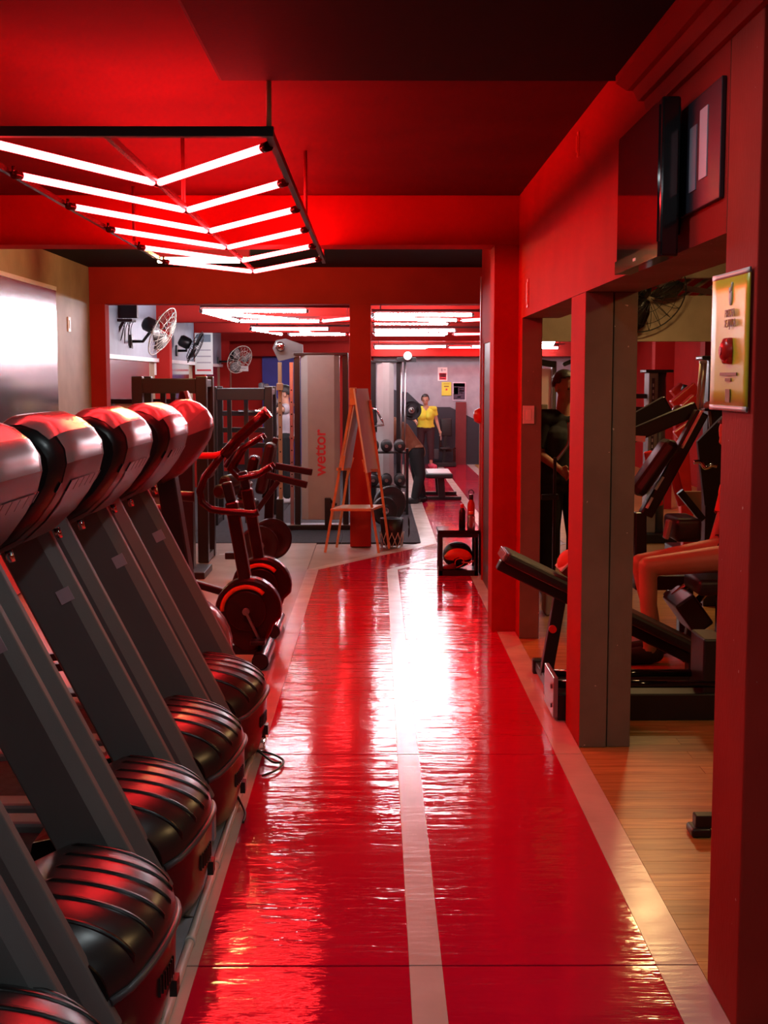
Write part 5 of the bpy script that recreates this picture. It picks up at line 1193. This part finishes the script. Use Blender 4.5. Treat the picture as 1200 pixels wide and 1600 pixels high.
# --- man in black standing by the pulldown machine
mb_ = Vector((at(880, 600, Y=10.5).x, 10.5, 0)); hz = at(883, 606, Y=10.5).z
J = dict(pelvis=(0, 0, .95), chest=(0, .0, 1.28), neck=(.0, -.01, 1.50), head=(.005, -.04, hz),
         shL=(.17, .06, 1.43), shR=(-.16, -.06, 1.43), elL=(.26, .0, 1.15), wrL=(.16, -.18, 1.05), elR=(-.20, -.10, 1.16), wrR=(-.06, -.26, 1.05),
         hipL=(.09, .03, .92), hipR=(-.09, -.03, .92), knL=(.12, 0, .50), knR=(-.10, -.06, .50), anL=(.12, .05, .09), anR=(-.12, -.03, .09), toeL=(.2, -.12, .035), toeR=(-.08, -.22, .035))
person('person in a black T-shirt looking aside behind the light switch jamb', tuple(mb_), J, 1.0, (.55, -.8, -.12), 'skin_dark', 'hair',
    [('t_shirt', lambda t, u, c: (isin(t, 'torso', 'pelvis') & (c[:, 2] > .92) & (c[:, 2] < 1.49)) | (isin(t, 'upper_arm') & (u < .85)), .016, 'cloth_black'),
     ('trousers', lambda t, u, c: (isin(t, 'torso', 'pelvis') & (c[:, 2] <= .92)) | isin(t, 'thigh', 'shin'), .014, 'cloth_black'),
     ('shoe', lambda t, u, c: isin(t, 'foot'), .012, 'cloth_white')], .01, .009)
# --- seated person: knees to the runway, torso behind the entrance column
sb_ = Vector((1.95, 8.05, 0)); Ys = 8.05
def SJ(x, y, dy=0): return at(x, y, Y=Ys + dy) - sb_ + V((0, 0, 0))
kn, kn2 = SJ(1012, 885, -.10), SJ(1000, 880, .14); hp1 = SJ(1160, 870, -.10); hp2 = SJ(1158, 855, .12)
an, an2 = V((kn.x + .02, -.10, .09)), V((kn2.x + .12, .14, .09))
pv = (hp1 + hp2) / 2 + V((.02, 0, .03)); ch = pv + V((-.02, 0, .33))
J = dict(pelvis=pv, chest=ch, neck=ch + V((-.02, 0, .22)), head=ch + V((-.06, 0, .36)), shL=ch + V((0, -.17, .14)), shR=ch + V((0, .17, .14)),
         elL=ch + V((-.06, -.22, -.14)), wrL=ch + V((-.14, -.16, -.32)), elR=ch + V((-.06, .22, -.14)), wrR=ch + V((-.14, .16, -.32)),
         hipL=hp1, hipR=hp2, knL=kn, knR=kn2, anL=an, anR=an2, toeL=an + V((-.16, 0, -.05)), toeR=an2 + V((-.16, 0, -.05)))
person('person with bare knees and orange top seated on the leg press', tuple(sb_), J, 1.0, (-1, 0, -.2), 'skin_dark', 'hair',
    [('top', lambda t, u, c: isin(t, 'torso', 'upper_arm') & (c[:, 2] > pv.z + .02), .014, 'cloth_orange'),
     ('shorts', lambda t, u, c: isin(t, 'pelvis') | (isin(t, 'torso') & (c[:, 2] <= pv.z + .02)) | (isin(t, 'thigh') & (u < .22)), .012, 'cloth_black'),
     ('shoe', lambda t, u, c: isin(t, 'foot'), .012, 'cloth_black')])
st = thing('padded_stool', 'black padded stool under the seated person in the side room', 'seat', (2.05, Ys, 0))
hz_ = hp1.z - .13
obj('cushion', MB().rbox(1.95, 2.4, Ys - .2, Ys + .2, hz_ - .10, hz_ - .0, .03), 'black_vinyl', st)
obj('post', MB().box(2.12, 2.22, Ys - .05, Ys + .05, 0, hz_ - .1), 'black_steel', st, .006)
obj('foot', MB().box(1.9, 2.45, Ys - .06, Ys + .06, 0, .06), 'black_steel', st, .006)
# --- someone working the cable machine, arms raised behind the rails
cb_ = Vector((at(447, 700, Y=18.5).x, 18.5, 0))
zA = at(437, 642, Y=18.5).z
J = dict(pelvis=(0, 0, .92), chest=(0, 0, 1.20), neck=(0, 0, 1.40), head=(-.01, 0, 1.53), shL=(0, -.16, 1.33), shR=(0, .16, 1.33), elL=(-.06, -.22, zA + .02), wrL=(-.26, -.14, zA), elR=(-.06, .2, zA), wrR=(-.26, .12, zA),
         hipL=(0, -.09, .89), hipR=(0, .09, .89), knL=(0, -.1, .47), knR=(0, .1, .47), anL=(.02, -.1, .08), anR=(.02, .1, .08), toeL=(-.14, -.1, .03), toeR=(-.14, .1, .03))
person('person in grey reaching forward behind the pulley rails', tuple(cb_), J, .95, (-1, 0, 0), 'skin', 'hair',
    [('shirt', lambda t, u, c: (isin(t, 'torso') | (isin(t, 'upper_arm') & (u < .6))) & (c[:, 2] > .95), .014, 'print_grey'),
     ('trousers', lambda t, u, c: isin(t, 'pelvis', 'thigh', 'shin') | (isin(t, 'torso') & (c[:, 2] <= .95)), .014, 'cloth_black'),
     ('shoe', lambda t, u, c: isin(t, 'foot'), .012, 'cloth_white')])
